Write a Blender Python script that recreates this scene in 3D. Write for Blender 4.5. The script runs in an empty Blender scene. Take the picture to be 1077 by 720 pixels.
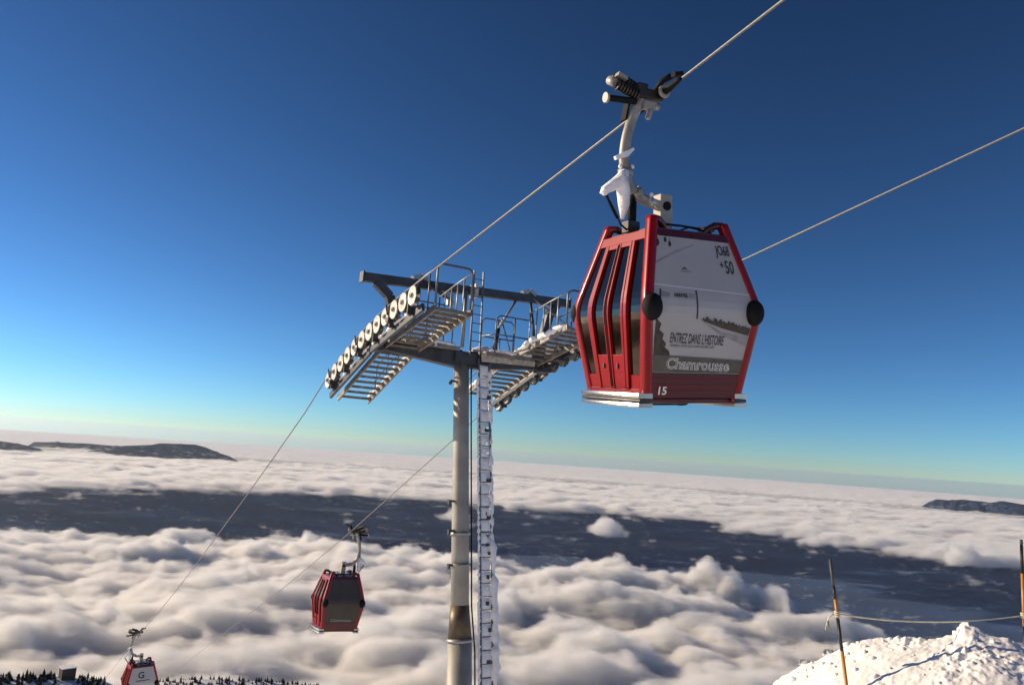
import bpy, bmesh, math, random
import numpy as np
from math import sin, cos, tan, radians, pi
from mathutils import Vector, Matrix
random.seed(7)
S = bpy.context.scene
COL = S.collection

# ------------------------------------------------------------------ camera
F_PX, PITCH, ROLL = 790.0, radians(8.2), radians(3.88)
fwd = Vector((0, cos(PITCH), sin(PITCH)))
_r0, _u0 = Vector((1, 0, 0)), Vector((0, -sin(PITCH), cos(PITCH)))
im_r = _r0 * cos(ROLL) + _u0 * sin(ROLL)
im_u = _u0 * cos(ROLL) - _r0 * sin(ROLL)
cam_d = bpy.data.cameras.new('camera')
cam_d.sensor_width = 36.0
cam_d.lens = 36.0 * F_PX / 1077.0
cam_d.clip_start = 0.1
cam_d.clip_end = 300000.0
cam = bpy.data.objects.new('camera', cam_d)
COL.objects.link(cam)
cam.matrix_world = Matrix((
    (im_r.x, im_u.x, -fwd.x, 0), (im_r.y, im_u.y, -fwd.y, 0), (im_r.z, im_u.z, -fwd.z, 0), (0, 0, 0, 1)))
S.camera = cam

# ------------------------------------------------------------------ light
SUN_AZ, SUN_EL = radians(-75.0), radians(20.0)      # compass angle from +Y towards +X
sun_dir = Vector((sin(SUN_AZ) * cos(SUN_EL), cos(SUN_AZ) * cos(SUN_EL), sin(SUN_EL)))
W = bpy.data.worlds.new('World')
S.world = W
W.use_nodes = True
nt = W.node_tree
sky = nt.nodes.new('ShaderNodeTexSky')
sky.sky_type = 'NISHITA'
sky.sun_disc = False
sky.sun_elevation = SUN_EL
sky.sun_rotation = SUN_AZ
sky.altitude = 2500
sky.air_density = 1.0
sky.dust_density = 0.0
sky.ozone_density = 5.0
bg = nt.nodes['Background']
bg.inputs[1].default_value = 0.05
gm = nt.nodes.new('ShaderNodeGamma')
gm.inputs[1].default_value = 1.65
hs = nt.nodes.new('ShaderNodeHueSaturation')
hs.inputs['Saturation'].default_value = 0.95
hs.inputs['Value'].default_value = 0.56
hs.inputs['Hue'].default_value = 0.488
nt.links.new(sky.outputs[0], gm.inputs[0])
nt.links.new(gm.outputs[0], hs.inputs['Color'])
nt.links.new(hs.outputs[0], bg.inputs[0])
sun_l = bpy.data.lights.new('sun', 'SUN')
sun_l.energy = 5.0
sun_l.angle = radians(0.5)
sun_l.color = (1.0, 0.80, 0.56)
sun = bpy.data.objects.new('sun', sun_l)
COL.objects.link(sun)
sun.rotation_euler = (-sun_dir).to_track_quat('-Z', 'Y').to_euler()

S.view_settings.view_transform = 'Standard'
S.view_settings.look = 'None'
S.view_settings.exposure = 0.25
S.view_settings.gamma = 1.0
S.render.engine = 'CYCLES'
S.cycles.max_bounces = 8
S.cycles.diffuse_bounces = 3
S.cycles.glossy_bounces = 3
S.cycles.transparent_max_bounces = 12
S.cycles.volume_bounces = 6
S.cycles.volume_step_rate = 1.6
S.cycles.use_denoising = True
S.cycles.use_adaptive_sampling = True
S.cycles.adaptive_threshold = 0.03
S.cycles.caustics_reflective = False
S.cycles.caustics_refractive = False

# ------------------------------------------------------------------ helpers
def ray(px, py):
    """direction of a photograph pixel, one metre deep along the view axis"""
    return fwd + im_r * ((px - 538.5) / F_PX) - im_u * ((py - 360.0) / F_PX)

def mat(name, color, rough=0.6, metal=0.0, var=0.12, scale=6.0, bump=0.0, bscale=40.0, spec=0.5,
        frost=0.0, fscale=5.0, coat=0.0):
    m = bpy.data.materials.new(name)
    m.use_nodes = True
    t = m.node_tree
    b = t.nodes['Principled BSDF']
    b.inputs['Roughness'].default_value = rough
    b.inputs['Metallic'].default_value = metal
    b.inputs['Specular IOR Level'].default_value = spec
    b.inputs['Coat Weight'].default_value = coat
    b.inputs['Coat Roughness'].default_value = 0.06
    tc = t.nodes.new('ShaderNodeTexCoord')
    n = t.nodes.new('ShaderNodeTexNoise')
    n.inputs['Scale'].default_value = scale
    n.inputs['Detail'].default_value = 6
    t.links.new(tc.outputs['Object'], n.inputs['Vector'])
    r = t.nodes.new('ShaderNodeValToRGB')
    c = color
    r.color_ramp.elements[0].position = 0.3
    r.color_ramp.elements[1].position = 0.7
    r.color_ramp.elements[0].color = tuple(max(0, v * (1 - var)) for v in c) + (1,)
    r.color_ramp.elements[1].color = tuple(min(1, v * (1 + var)) for v in c) + (1,)
    t.links.new(n.outputs['Fac'], r.inputs['Fac'])
    out = r.outputs['Color']
    if frost > 0:
        n2 = t.nodes.new('ShaderNodeTexNoise')
        n2.inputs['Scale'].default_value = fscale
        n2.inputs['Detail'].default_value = 8
        n2.inputs['Roughness'].default_value = 0.7
        t.links.new(tc.outputs['Object'], n2.inputs['Vector'])
        mr = t.nodes.new('ShaderNodeMapRange')
        mr.inputs['From Min'].default_value = 0.72 - 0.4 * frost
        mr.inputs['From Max'].default_value = 0.82 - 0.4 * frost
        t.links.new(n2.outputs['Fac'], mr.inputs['Value'])
        mx = t.nodes.new('ShaderNodeMix')
        mx.data_type = 'RGBA'
        mx.inputs['B'].default_value = (0.80, 0.81, 0.83, 1)
        t.links.new(mr.outputs['Result'], mx.inputs['Factor'])
        t.links.new(out, mx.inputs['A'])
        out = mx.outputs['Result']
    t.links.new(out, b.inputs['Base Color'])
    if bump > 0:
        n3 = t.nodes.new('ShaderNodeTexNoise')
        n3.inputs['Scale'].default_value = bscale
        n3.inputs['Detail'].default_value = 8
        t.links.new(tc.outputs['Object'], n3.inputs['Vector'])
        bp = t.nodes.new('ShaderNodeBump')
        bp.inputs['Strength'].default_value = bump
        bp.inputs['Distance'].default_value = 0.02
        t.links.new(n3.outputs['Fac'], bp.inputs['Height'])
        t.links.new(bp.outputs['Normal'], b.inputs['Normal'])
    return m

class MB:
    """collects shapes that become one mesh object"""
    def __init__(s):
        s.v, s.f, s.sm = [], [], []
    def add(s, vs, fs, smooth=False):
        o = len(s.v)
        s.v += [tuple(p) for p in vs]
        s.f += [tuple(i + o for i in f) for f in fs]
        s.sm += [smooth] * len(fs)
        return s
    def box(s, c, d, rot=None):
        c = Vector(c)
        vs = []
        for x in (-.5, .5):
            for y in (-.5, .5):
                for z in (-.5, .5):
                    p = Vector((x * d[0], y * d[1], z * d[2]))
                    if rot is not None: p = rot @ p
                    vs.append(c + p)
        return s.add(vs, [(0, 1, 3, 2), (4, 6, 7, 5), (0, 4, 5, 1), (2, 3, 7, 6), (0, 2, 6, 4), (1, 5, 7, 3)])
    def beam(s, a, b, w, h, up=(0, 0, 1), w2=None, h2=None):
        a, b = Vector(a), Vector(b)
        t = (b - a).normalized()
        side = t.cross(Vector(up))
        if side.length < 1e-4: side = t.cross(Vector((1, 0, 0)))
        side.normalize()
        u = side.cross(t)
        vs = []
        for p, ww, hh in ((a, w, h), (b, w2 or w, h2 or h)):
            for i, j in ((-1, -1), (1, -1), (1, 1), (-1, 1)):
                vs.append(p + side * (i * ww / 2) + u * (j * hh / 2))
        return s.add(vs, [(3, 2, 1, 0), (4, 5, 6, 7), (0, 1, 5, 4), (1, 2, 6, 5), (2, 3, 7, 6), (3, 0, 4, 7)])
    def tube(s, pts, r, n=8, caps=True, closed=False):
        pts = [Vector(p) for p in pts]
        N = len(pts)
        rs = r if isinstance(r, (list, tuple)) else [r] * N
        tang = []
        for i in range(N):
            a = pts[(i - 1) % N] if (closed or i > 0) else pts[i]
            b = pts[(i + 1) % N] if (closed or i < N - 1) else pts[i]
            tang.append((b - a).normalized())
        ref = Vector((0, 0, 1)) if abs(tang[0].z) < 0.9 else Vector((1, 0, 0))
        side = tang[0].cross(ref).normalized()
        vs = []
        for i in range(N):
            t = tang[i]
            side = (side - t * side.dot(t)).normalized()
            u = t.cross(side)
            for k in range(n):
                an = 2 * pi * k / n
                vs.append(pts[i] + (side * cos(an) + u * sin(an)) * rs[i])
        fs = []
        for i in range(N if closed else N - 1):
            j = (i + 1) % N
            for k in range(n):
                l = (k + 1) % n
                fs.append((i * n + k, i * n + l, j * n + l, j * n + k))
        s.add(vs, fs, True)
        if caps and not closed:
            o = len(s.v) - len(vs)
            s.f.append(tuple(o + k for k in reversed(range(n)))); s.sm.append(False)
            s.f.append(tuple(o + (N - 1) * n + k for k in range(n))); s.sm.append(False)
        return s
    def lathe(s, prof, c, axis, n=20):
        """prof: list of (radius, along) from the centre c along axis"""
        c, ax = Vector(c), Vector(axis).normalized()
        ref = Vector((0, 0, 1)) if abs(ax.z) < 0.9 else Vector((1, 0, 0))
        a = ax.cross(ref).normalized(); b = ax.cross(a)
        vs, fs = [], []
        for r, h in prof:
            for k in range(n):
                an = 2 * pi * k / n
                vs.append(c + ax * h + (a * cos(an) + b * sin(an)) * r)
        for i in range(len(prof) - 1):
            for k in range(n):
                l = (k + 1) % n
                fs.append((i * n + k, i * n + l, (i + 1) * n + l, (i + 1) * n + k))
        fs.append(tuple(reversed(range(n))))
        fs.append(tuple((len(prof) - 1) * n + k for k in range(n)))
        return s.add(vs, fs, False)
    def ball(s, c, r, nu=14, nv=8):
        c = Vector(c)
        r = Vector(r) if not isinstance(r, (int, float)) else Vector((r, r, r))
        vs, fs = [c + Vector((0, 0, r.z))], []
        for i in range(1, nv):
            th = pi * i / nv
            for k in range(nu):
                ph = 2 * pi * k / nu
                vs.append(c + Vector((r.x * sin(th) * cos(ph), r.y * sin(th) * sin(ph), r.z * cos(th))))
        vs.append(c - Vector((0, 0, r.z)))
        for k in range(nu):
            l = (k + 1) % nu
            fs.append((0, 1 + k, 1 + l))
            for i in range(nv - 2):
                a = 1 + i * nu
                fs.append((a + k, a + nu + k, a + nu + l, a + l))
            a = 1 + (nv - 2) * nu
            fs.append((a + k, len(vs) - 1, a + l))
        return s.add(vs, fs, True)
    def crust(s, pts, w, h, side, n=7, jit=0.5):
        """a ragged rope of snow along a path"""
        P = []
        rs = []
        for i in range(len(pts) - 1):
            a, b = Vector(pts[i]), Vector(pts[i + 1])
            m = max(1, int((b - a).length / (w * 0.7)))
            for k in range(m):
                P.append(a.lerp(b, k / m) + Vector((random.uniform(-1, 1) * w * .15, random.uniform(-1, 1) * w * .15, random.uniform(-.4, .6) * h * .5)))
                rs.append(w * .5 * random.uniform(1 - jit, 1 + jit))
        P.append(Vector(pts[-1])); rs.append(w * .2); rs[0] = w * .2
        return s.tube(P, rs, n)
    def build(s, name, m, parent=None, loc=None, bevel=0.0):
        me = bpy.data.meshes.new(name)
        me.from_pydata(s.v, [], s.f)
        me.polygons.foreach_set('use_smooth', s.sm)
        bm = bmesh.new(); bm.from_mesh(me)
        bmesh.ops.recalc_face_normals(bm, faces=bm.faces[:])
        bm.to_mesh(me); bm.free()
        me.materials.append(m)
        o = bpy.data.objects.new(name, me)
        COL.objects.link(o)
        if parent is not None: o.parent = parent
        if loc is not None: o.location = loc
        if bevel > 0:
            bv = o.modifiers.new('bevel', 'BEVEL')
            bv.width = bevel; bv.segments = 2; bv.limit_method = 'ANGLE'; bv.angle_limit = radians(40)
            bv.harden_normals = False
        return o

def empty(name, loc=(0, 0, 0), mw=None):
    o = bpy.data.objects.new(name, None)
    o.empty_display_size = 0.2
    COL.objects.link(o)
    o.location = loc
    if mw is not None: o.matrix_world = mw
    return o

def tag(o, label=None, cat=None, group=None, kind=None):
    if label: o['label'] = label
    if cat: o['category'] = cat
    if group: o['group'] = group
    if kind: o['kind'] = kind
    return o

def grid_object(name, X, Y, Z, m, smooth=True, wrap=False, attrs=None):
    nr, nc = X.shape
    me = bpy.data.meshes.new(name)
    nv = nr * nc
    co = np.stack([X, Y, Z], -1).reshape(-1).astype(np.float32)
    idx = np.arange(nv).reshape(nr, nc)
    if wrap:
        idx = np.concatenate([idx, idx[:, :1]], 1)
    q = np.stack([idx[:-1, :-1], idx[:-1, 1:], idx[1:, 1:], idx[1:, :-1]], -1).reshape(-1, 4)
    nf = len(q)
    me.vertices.add(nv); me.vertices.foreach_set('co', co)
    me.loops.add(nf * 4); me.loops.foreach_set('vertex_index', q.reshape(-1).astype(np.int32))
    me.polygons.add(nf)
    me.polygons.foreach_set('loop_start', np.arange(0, nf * 4, 4, dtype=np.int32))
    me.polygons.foreach_set('loop_total', np.full(nf, 4, dtype=np.int32))
    me.polygons.foreach_set('use_smooth', np.full(nf, smooth))
    for k, a in (attrs or {}).items():
        at = me.attributes.new(k, 'FLOAT', 'POINT')
        at.data.foreach_set('value', a.reshape(-1).astype(np.float32))
    me.update(calc_edges=True)
    me.validate()
    me.materials.append(m)
    o = bpy.data.objects.new(name, me)
    COL.objects.link(o)
    return o

# gradient noise in numpy
_rng = np.random.default_rng(11)
_perm = _rng.permutation(512).astype(np.int64)
_ga = _rng.uniform(0, 2 * np.pi, 512)
_gx, _gy = np.cos(_ga), np.sin(_ga)
def perlin(x, y):
    xi, yi = np.floor(x).astype(np.int64), np.floor(y).astype(np.int64)
    xf, yf = x - xi, y - yi
    u = xf * xf * xf * (xf * (xf * 6 - 15) + 10)
    v = yf * yf * yf * (yf * (yf * 6 - 15) + 10)
    def g(ix, iy, dx, dy):
        h = _perm[(_perm[ix & 511] + iy) & 511]
        return _gx[h] * dx + _gy[h] * dy
    a = g(xi, yi, xf, yf); b = g(xi + 1, yi, xf - 1, yf)
    c = g(xi, yi + 1, xf, yf - 1); d = g(xi + 1, yi + 1, xf - 1, yf - 1)
    return (a + u * (b - a)) * (1 - v) + (c + u * (d - c)) * v      # about -0.7 .. 0.7
def fbm(x, y, octs=5, gain=0.5, lac=2.03):
    s, a = 0, 1.0
    for i in range(octs):
        s = s + a * perlin(x + 17.3 * i, y - 9.1 * i)
        x, y, a = x * lac, y * lac, a * gain
    return s
def billow(x, y, octs=4, gain=0.5, lac=2.1):
    s, a = 0, 1.0
    for i in range(octs):
        s = s + a * (np.abs(perlin(x + 31.7 * i, y + 5.3 * i)) * 2 - 0.5)
        x, y, a = x * lac, y * lac, a * gain
    return s
def sstep(a, b, x):
    t = np.clip((x - a) / (b - a), 0, 1)
    return t * t * (3 - 2 * t)

# ------------------------------------------------------------------ sea of clouds
CLOUD_Z = -700.0
def cloud_grid(r0, r1, step, dmin, dmax, n_in, n_out, lim=44):
    rows = []
    r = r0
    while r < r1:
        rows.append(r)
        r += min(max(r * r / (700 * F_PX) * step, dmin), dmax)
    parts = [np.linspace(-lim, lim, n_in, endpoint=n_out == 0)]
    if n_out:
        parts = [np.linspace(-180, -lim, n_out, endpoint=False)] + parts + [np.linspace(lim, 180, n_out, endpoint=False)]
    A, R = np.meshgrid(np.radians(np.concatenate(parts)), np.array(rows))
    return A, R, R * np.sin(A), R * np.cos(A)
_ca, _sa = cos(radians(14)), sin(radians(14))
def drift(X, Y):
    """coordinates along and across the wind, folded by slow eddies"""
    U, V = X * _ca + Y * _sa, -X * _sa + Y * _ca
    return (U + fbm(U / 2600, V / 1800, 3) * 700, V + fbm(U / 2600 + 40, V / 1800 + 7, 3) * 420, U, V)
def cloud_field(A, R, X, Y):
    u, v, U, V = drift(X, Y)
    far = sstep(7000, 16000, R)
    h = 70 * fbm(u / 2600, v / 1000, 3)
    bl = billow(u / 720, v / 300, 4, 0.45)
    h += (66 - 20 * far) * bl
    h += (30 - 20 * far) * fbm(u / 330, v / 150, 3, 0.5)
    h += (12 - 10 * far) * billow(u / 120, v / 70, 2, 0.5)
    h += far * 34 * fbm(u / 900 + 3, v / 300 + 5, 3, .55)
    h += far * 60 * fbm(u / 4800 + 9, v / 1300, 4, 0.5)
    Am = np.degrees(A)
    inner = np.interp(Am, [-40, -34, -13, 4, 22, 34, 42], [6300, 6200, 6450, 5700, 4950, 4900, 4900]) + 600 * fbm(U / 1900 + 3, V / 1300 + 8, 5, 0.5)
    outer = np.interp(Am, [-40, -34, -20, -3, 12, 25, 34], [9200, 9400, 10800, 11900, 11000, 9700, 9200]) + 1300 * fbm(U / 4200 + 13, V / 1500 + 2, 5, 0.55)
    gap = np.minimum(R - inner, outer - R)         # > 0 inside the opening
    puff = np.zeros_like(R)
    for px, py, rad, amp in ((750, 604, 290, 1.0), (640, 585, 430, .8), (420, 582, 260, .9), (828, 616, 110, .6), (1010, 576, 330, .7), (480, 532, 420, .5), (640, 545, 420, .45)):
        d = ray(px, py); t = -690 / d.z
        q = np.hypot((X - d.x * t) / rad, (Y - d.y * t) / rad)
        q = q + 0.5 * fbm(X / 260 + px, Y / 260, 4)
        puff = np.maximum(puff, amp * sstep(1.0, 0.1, q))
    wide = np.where(R > 7200, 1.9, 1.0)
    cover = 1 - sstep(-600 * wide, 600, gap + 700 * fbm(u / 1100 + 5, v / 420, 5, 0.55))
    cover = np.maximum(cover, sstep(0.0, 0.35, puff))
    cover = np.maximum(cover, .66 * sstep(.12, .6, fbm(u / 2300 + 70, v / 480 + 30, 5, .55)))
    h = h * (0.3 + 0.7 * cover) - np.where(R > 7200, 55, 130) * (1 - cover) + puff * 125 * (1 + .8 * billow(X / 230, Y / 230, 3))
    return h, cover, u, v, bl, far
def cloud_mat(name, scale):
    m = bpy.data.materials.new(name)
    m.use_nodes = True
    t = m.node_tree
    t.nodes.clear()
    out = t.nodes.new('ShaderNodeOutputMaterial')
    mx = t.nodes.new('ShaderNodeBsdfPrincipled')
    mx.subsurface_method = 'BURLEY'
    mx.inputs['Base Color'].default_value = (0.97, 0.97, 0.97, 1)
    mx.inputs['Roughness'].default_value = 1.0
    mx.inputs['Specular IOR Level'].default_value = 0.0
    mx.inputs['Subsurface Weight'].default_value = 1.0 if scale else 0.0
    mx.inputs['Subsurface Radius'].default_value = (1, 1, 1)
    mx.inputs['Subsurface Scale'].default_value = scale
    sh = mx.outputs[0]
    tr = t.nodes.new('ShaderNodeBsdfTransparent')
    at = t.nodes.new('ShaderNodeAttribute'); at.attribute_name = 'cover'
    m2 = t.nodes.new('ShaderNodeMixShader')
    t.links.new(at.outputs['Fac'], m2.inputs[0])
    t.links.new(tr.outputs[0], m2.inputs[1]); t.links.new(sh, m2.inputs[2])
    t.links.new(m2.outputs[0], out.inputs['Surface'])
    return m
def slab_volume(name, label, r0, r1, step, dmin, dmax, cols, lim, voxel, band, noise, density, floor):
    """a bank of cloud: a closed body filled with fog by the mesh-to-volume modifier, frayed by 3-D noise"""
    A, R, X, Y = cloud_grid(r0, r1, step, dmin, dmax, cols, 0, lim)
    h, cover, u, v, bl, far = cloud_field(A, R, X, Y)
    tear = sstep(0.10, -0.5, bl + 0.55 * fbm(u / 600 + 20, v / 220, 4, .55))
    h = h + (30 * fbm(X / 90, Y / 90, 2) if voxel < 30 else 0) - 45 * tear * (1 - .6 * far) + 22
    edge = sstep(0, 500, R - r0) * sstep(0, 1200 if voxel > 30 else 300, r1 - R)
    cover = cover * (edge if voxel > 30 else 1)
    bot = np.full_like(h, CLOUD_Z - floor) - drop(R)
    top = np.maximum(CLOUD_Z + h - (floor + 60) * (1 - cover) - drop(R), bot + 0.5)
    nr, nc = X.shape
    V = np.concatenate([np.stack([X, Y, top], -1).reshape(-1, 3), np.stack([X, Y, bot], -1).reshape(-1, 3)])
    idx = np.arange(nr * nc).reshape(nr, nc); n = nr * nc
    q = np.stack([idx[:-1, :-1], idx[:-1, 1:], idx[1:, 1:], idx[1:, :-1]], -1).reshape(-1, 4)
    def wall(l): return np.stack([l[:-1], l[1:], l[1:] + n, l[:-1] + n], -1)
    q = np.concatenate([q[:, ::-1], q + n, wall(idx[0]), wall(idx[-1][::-1]), wall(idx[:, 0][::-1]), wall(idx[:, -1])])
    me = bpy.data.meshes.new(name + '_body')
    me.vertices.add(len(V)); me.vertices.foreach_set('co', V.reshape(-1).astype(np.float32))
    me.loops.add(len(q) * 4); me.loops.foreach_set('vertex_index', q.reshape(-1).astype(np.int32))
    me.polygons.add(len(q))
    me.polygons.foreach_set('loop_start', np.arange(0, len(q) * 4, 4, dtype=np.int32))
    me.polygons.foreach_set('loop_total', np.full(len(q), 4, dtype=np.int32))
    me.update(calc_edges=True); me.validate()
    mo = bpy.data.objects.new(name + '_body', me)
    COL.objects.link(mo)
    mo.hide_render = True
    mo.hide_viewport = True
    vd = bpy.data.volumes.new(name)
    vo = bpy.data.objects.new(name, vd)
    COL.objects.link(vo)
    md = vo.modifiers.new('fog', 'MESH_TO_VOLUME')
    md.object = mo; md.density = 1.0; md.resolution_mode = 'VOXEL_SIZE'; md.voxel_size = voxel; md.interior_band_width = band
    m = bpy.data.materials.new(name)
    m.use_nodes = True
    t = m.node_tree; t.nodes.clear()
    out = t.nodes.new('ShaderNodeOutputMaterial')
    pv = t.nodes.new('ShaderNodeVolumePrincipled')
    pv.inputs['Color'].default_value = (.997, .996, .994, 1)
    pv.inputs['Anisotropy'].default_value = 0.15
    pv.inputs['Density Attribute'].default_value = ''
    at = t.nodes.new('ShaderNodeAttribute'); at.attribute_name = 'density'
    tc = t.nodes.new('ShaderNodeTexCoord')
    mp = t.nodes.new('ShaderNodeMapping')
    mp.inputs['Rotation'].default_value = (0, 0, radians(-14)); mp.inputs['Scale'].default_value = (.5, 1, 1.5)
    nz = t.nodes.new('ShaderNodeTexNoise')
    nz.inputs['Scale'].default_value = 1 / noise; nz.inputs['Detail'].default_value = 6; nz.inputs['Roughness'].default_value = .68
    t.links.new(tc.outputs['Object'], mp.inputs[0]); t.links.new(mp.outputs[0], nz.inputs['Vector'])
    m1 = t.nodes.new('ShaderNodeMath'); m1.operation = 'MULTIPLY_ADD'; m1.inputs[1].default_value = 3.0; m1.inputs[2].default_value = 1.75
    t.links.new(at.outputs['Fac'], m1.inputs[0])
    m2 = t.nodes.new('ShaderNodeMath'); m2.operation = 'MULTIPLY_ADD'; m2.inputs[1].default_value = -5.2
    t.links.new(nz.outputs['Fac'], m2.inputs[0]); t.links.new(m1.outputs[0], m2.inputs[2])
    m2.use_clamp = True
    m4 = t.nodes.new('ShaderNodeMath'); m4.operation = 'MULTIPLY'; m4.inputs[1].default_value = density
    t.links.new(m2.outputs[0], m4.inputs[0]); t.links.new(m4.outputs[0], pv.inputs['Density'])
    t.links.new(pv.outputs[0], out.inputs['Volume'])
    vd.materials.append(m)
    tag(vo, label, 'clouds', kind='stuff')
def drop(R): return R * R / (2 * 6371000 * 1.1)
NEAR_END, FAR_END = 7200, 26000
def clouds():
    A, R, X, Y = cloud_grid(700 * F_PX / 470, 100000, 0.8, 9.0, 190.0, 1080, 130)
    h, cover, u, v, bl, far = cloud_field(A, R, X, Y)
    # inside the field of view the sheet only begins where the fog banks end
    view = np.abs(np.degrees(A)) < 44
    dens = np.where(view, sstep(FAR_END - 5500, FAR_END - 500, R), cover)
    keep = np.where(view, R > FAR_END - 6000, True)
    h = np.where(keep, h * (1 - .6 * sstep(16000, 24000, R)), -420.0)
    o = grid_object('clouds', X, Y, CLOUD_Z + h - drop(R), cloud_mat('cloud', 0.0), wrap=True, attrs={'cover': dens})
    tag(o, 'white sea of clouds rolling away to the horizon below the lift', 'clouds', kind='stuff')
    slab_volume('cloud_bank', 'near bank of soft sunlit cloud filling the bottom of the view', 900, NEAR_END, 1.6, 16.0, 60.0, 420, 43, 20.0, 70.0, 95.0, 0.032, 190)
    slab_volume('cloud_deck', 'far deck of cloud beyond the dark opening', NEAR_END + 30, FAR_END, 1.0, 60.0, 130.0, 520, 43, 50.0, 110.0, 230.0, 0.014, 190)
clouds()

# valley floor under the clouds
mv = mat('valley_haze_tint', (0.013, 0.052, 0.15), 1.0, var=0.3, scale=0.0006)  # forest tinted blue: the valley's haze is put into this colour
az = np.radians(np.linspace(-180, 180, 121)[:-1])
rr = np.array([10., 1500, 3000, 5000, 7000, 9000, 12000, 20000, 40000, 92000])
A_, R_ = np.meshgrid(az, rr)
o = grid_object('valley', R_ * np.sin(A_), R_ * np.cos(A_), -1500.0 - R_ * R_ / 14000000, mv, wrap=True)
tag(o, kind='structure')

# far ridges standing out of the clouds
m_ridge = mat('ridge_haze_tint', (0.008, 0.024, 0.065), 1.0, var=0.4, scale=0.004)  # dark forest with the blue of distance haze mixed into its colour
def ridge(name, profile, dist, depth):
    """profile: photo points along the crest, at a stated distance"""
    P = [(px, py) for px, py in profile]
    xs = np.linspace(P[0][0], P[-1][0], 90)
    ys = np.interp(xs, [p[0] for p in P], [p[1] for p in P])
    nk = 25
    X = np.zeros((nk, 90)); Y = X.copy(); Z = X.copy()
    for j in range(90):
        d = ray(xs[j], ys[j]); hd = math.hypot(d.x, d.y)
        az = math.atan2(d.x, d.y)
        zc = d.z / hd * dist
        for k in range(nk):
            w = (k / (nk - 1) - .5) * 2
            rr_ = dist + w * depth * .5
            X[k, j], Y[k, j] = rr_ * sin(az), rr_ * cos(az)
            s_ = abs(w) ** 1.2
            Z[k, j] = zc * (1 - s_) + (-1050) * s_
    e = np.minimum(1, np.minimum(np.arange(90), 89 - np.arange(90)) / 14.0)
    W_ = 1 - np.abs(np.linspace(-1, 1, nk))[:, None]
    Z += 130 * fbm(X / 420, Y / 420, 6, .6) * (1 - W_ ** 8) - (1 - e)[None, :] * 260
    o = grid_object(name, X, Y, Z, m_ridge)
    tag(o, kind='structure')
ridge('hills', [(60, 482), (80, 477), (95, 473.5), (112, 471), (130, 468.5), (160, 467.5), (168, 465.8), (188, 466.5), (205, 467.2), (216, 470), (230, 476), (250, 482), (275, 486)], 22000, 1300)
ridge('hills', [(-110, 462), (-70, 458), (-30, 460), (0, 463.5), (20, 466.5), (45, 472), (70, 478)], 22000, 1300)
ridge('hills', [(15, 468), (35, 464.5), (60, 464.8), (90, 466), (120, 468.5), (150, 472)], 24500, 1500)
ridge('hills', [(945, 540), (968, 531), (985, 524.5), (1000, 526), (1012, 524.8), (1040, 528), (1075, 532), (1110, 540), (1140, 548)], 23500, 1300)
ridge('hills', [(1020, 531), (1055, 526.5), (1075, 530), (1130, 536), (1160, 542)], 24000, 1500)

# ------------------------------------------------------------------ snow slope under the lift
def snow_mat(name, scale=1.0, bump=0.4):
    m = mat(name, (0.82, 0.82, 0.84), 0.7, var=0.05, scale=0.7 * scale, bump=bump, bscale=14 * scale, spec=0.3)
    return m
m_snow = snow_mat('snow')
CREST = [(-60, 712), (0, 711), (30, 710), (70, 711.5), (105, 714), (122, 721), (150, 722), (170, 716), (220, 714), (270, 716), (310, 719), (345, 723), (420, 740)]
RC = 760.0
_caz, _cz = [], []
for px, py in CREST:
    d = ray(px, py); hd = math.hypot(d.x, d.y)
    _caz.append(math.atan2(d.x, d.y)); _cz.append(d.z / hd * RC)
def ground_z(x, y):
    r = np.hypot(x, y); a = np.arctan2(x, y)
    k = sstep(radians(80), radians(135), np.abs(a))
    slope = -0.37 + k * 0.55
    z = -1.75 + slope * np.maximum(r - 1.5, 0) * (1 - 0.35 * k)
    z = z - 0.00006 * np.maximum(r - 800, 0) ** 2 * (1 - k)
    cz = np.interp(a, _caz, _cz)
    w = np.exp(-((r - RC) / np.where(r < RC, 150.0, 30.0)) ** 2) * sstep(radians(-60), radians(-40), a) * (1 - sstep(radians(-12), radians(-6), a))
    z = z + np.maximum(cz - z, 0) * w
    z = z + 1.6 * fbm(x / 60, y / 60, 4) * sstep(10, 80, r) * (r < 600) + 0.12 * fbm(x / 3, y / 3, 3) * sstep(2, 8, r)
    return z
rr = np.concatenate([[0.05, .8], np.geomspace(1.6, 650, 90), np.linspace(655, 800, 60), np.geomspace(820, 2600, 25)])
az = np.radians(np.concatenate([np.linspace(-180, -45, 60, endpoint=False), np.linspace(-45, 45, 240, endpoint=False), np.linspace(45, 180, 60, endpoint=False)]))
A_, R_ = np.meshgrid(az, rr)
gx, gy = R_ * np.sin(A_), R_ * np.cos(A_)
tag(grid_object('ground', gx, gy, ground_z(gx, gy), m_snow, wrap=True), kind='structure')
def gz(x, y): return float(ground_z(np.array([x]), np.array([y]))[0])

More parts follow.
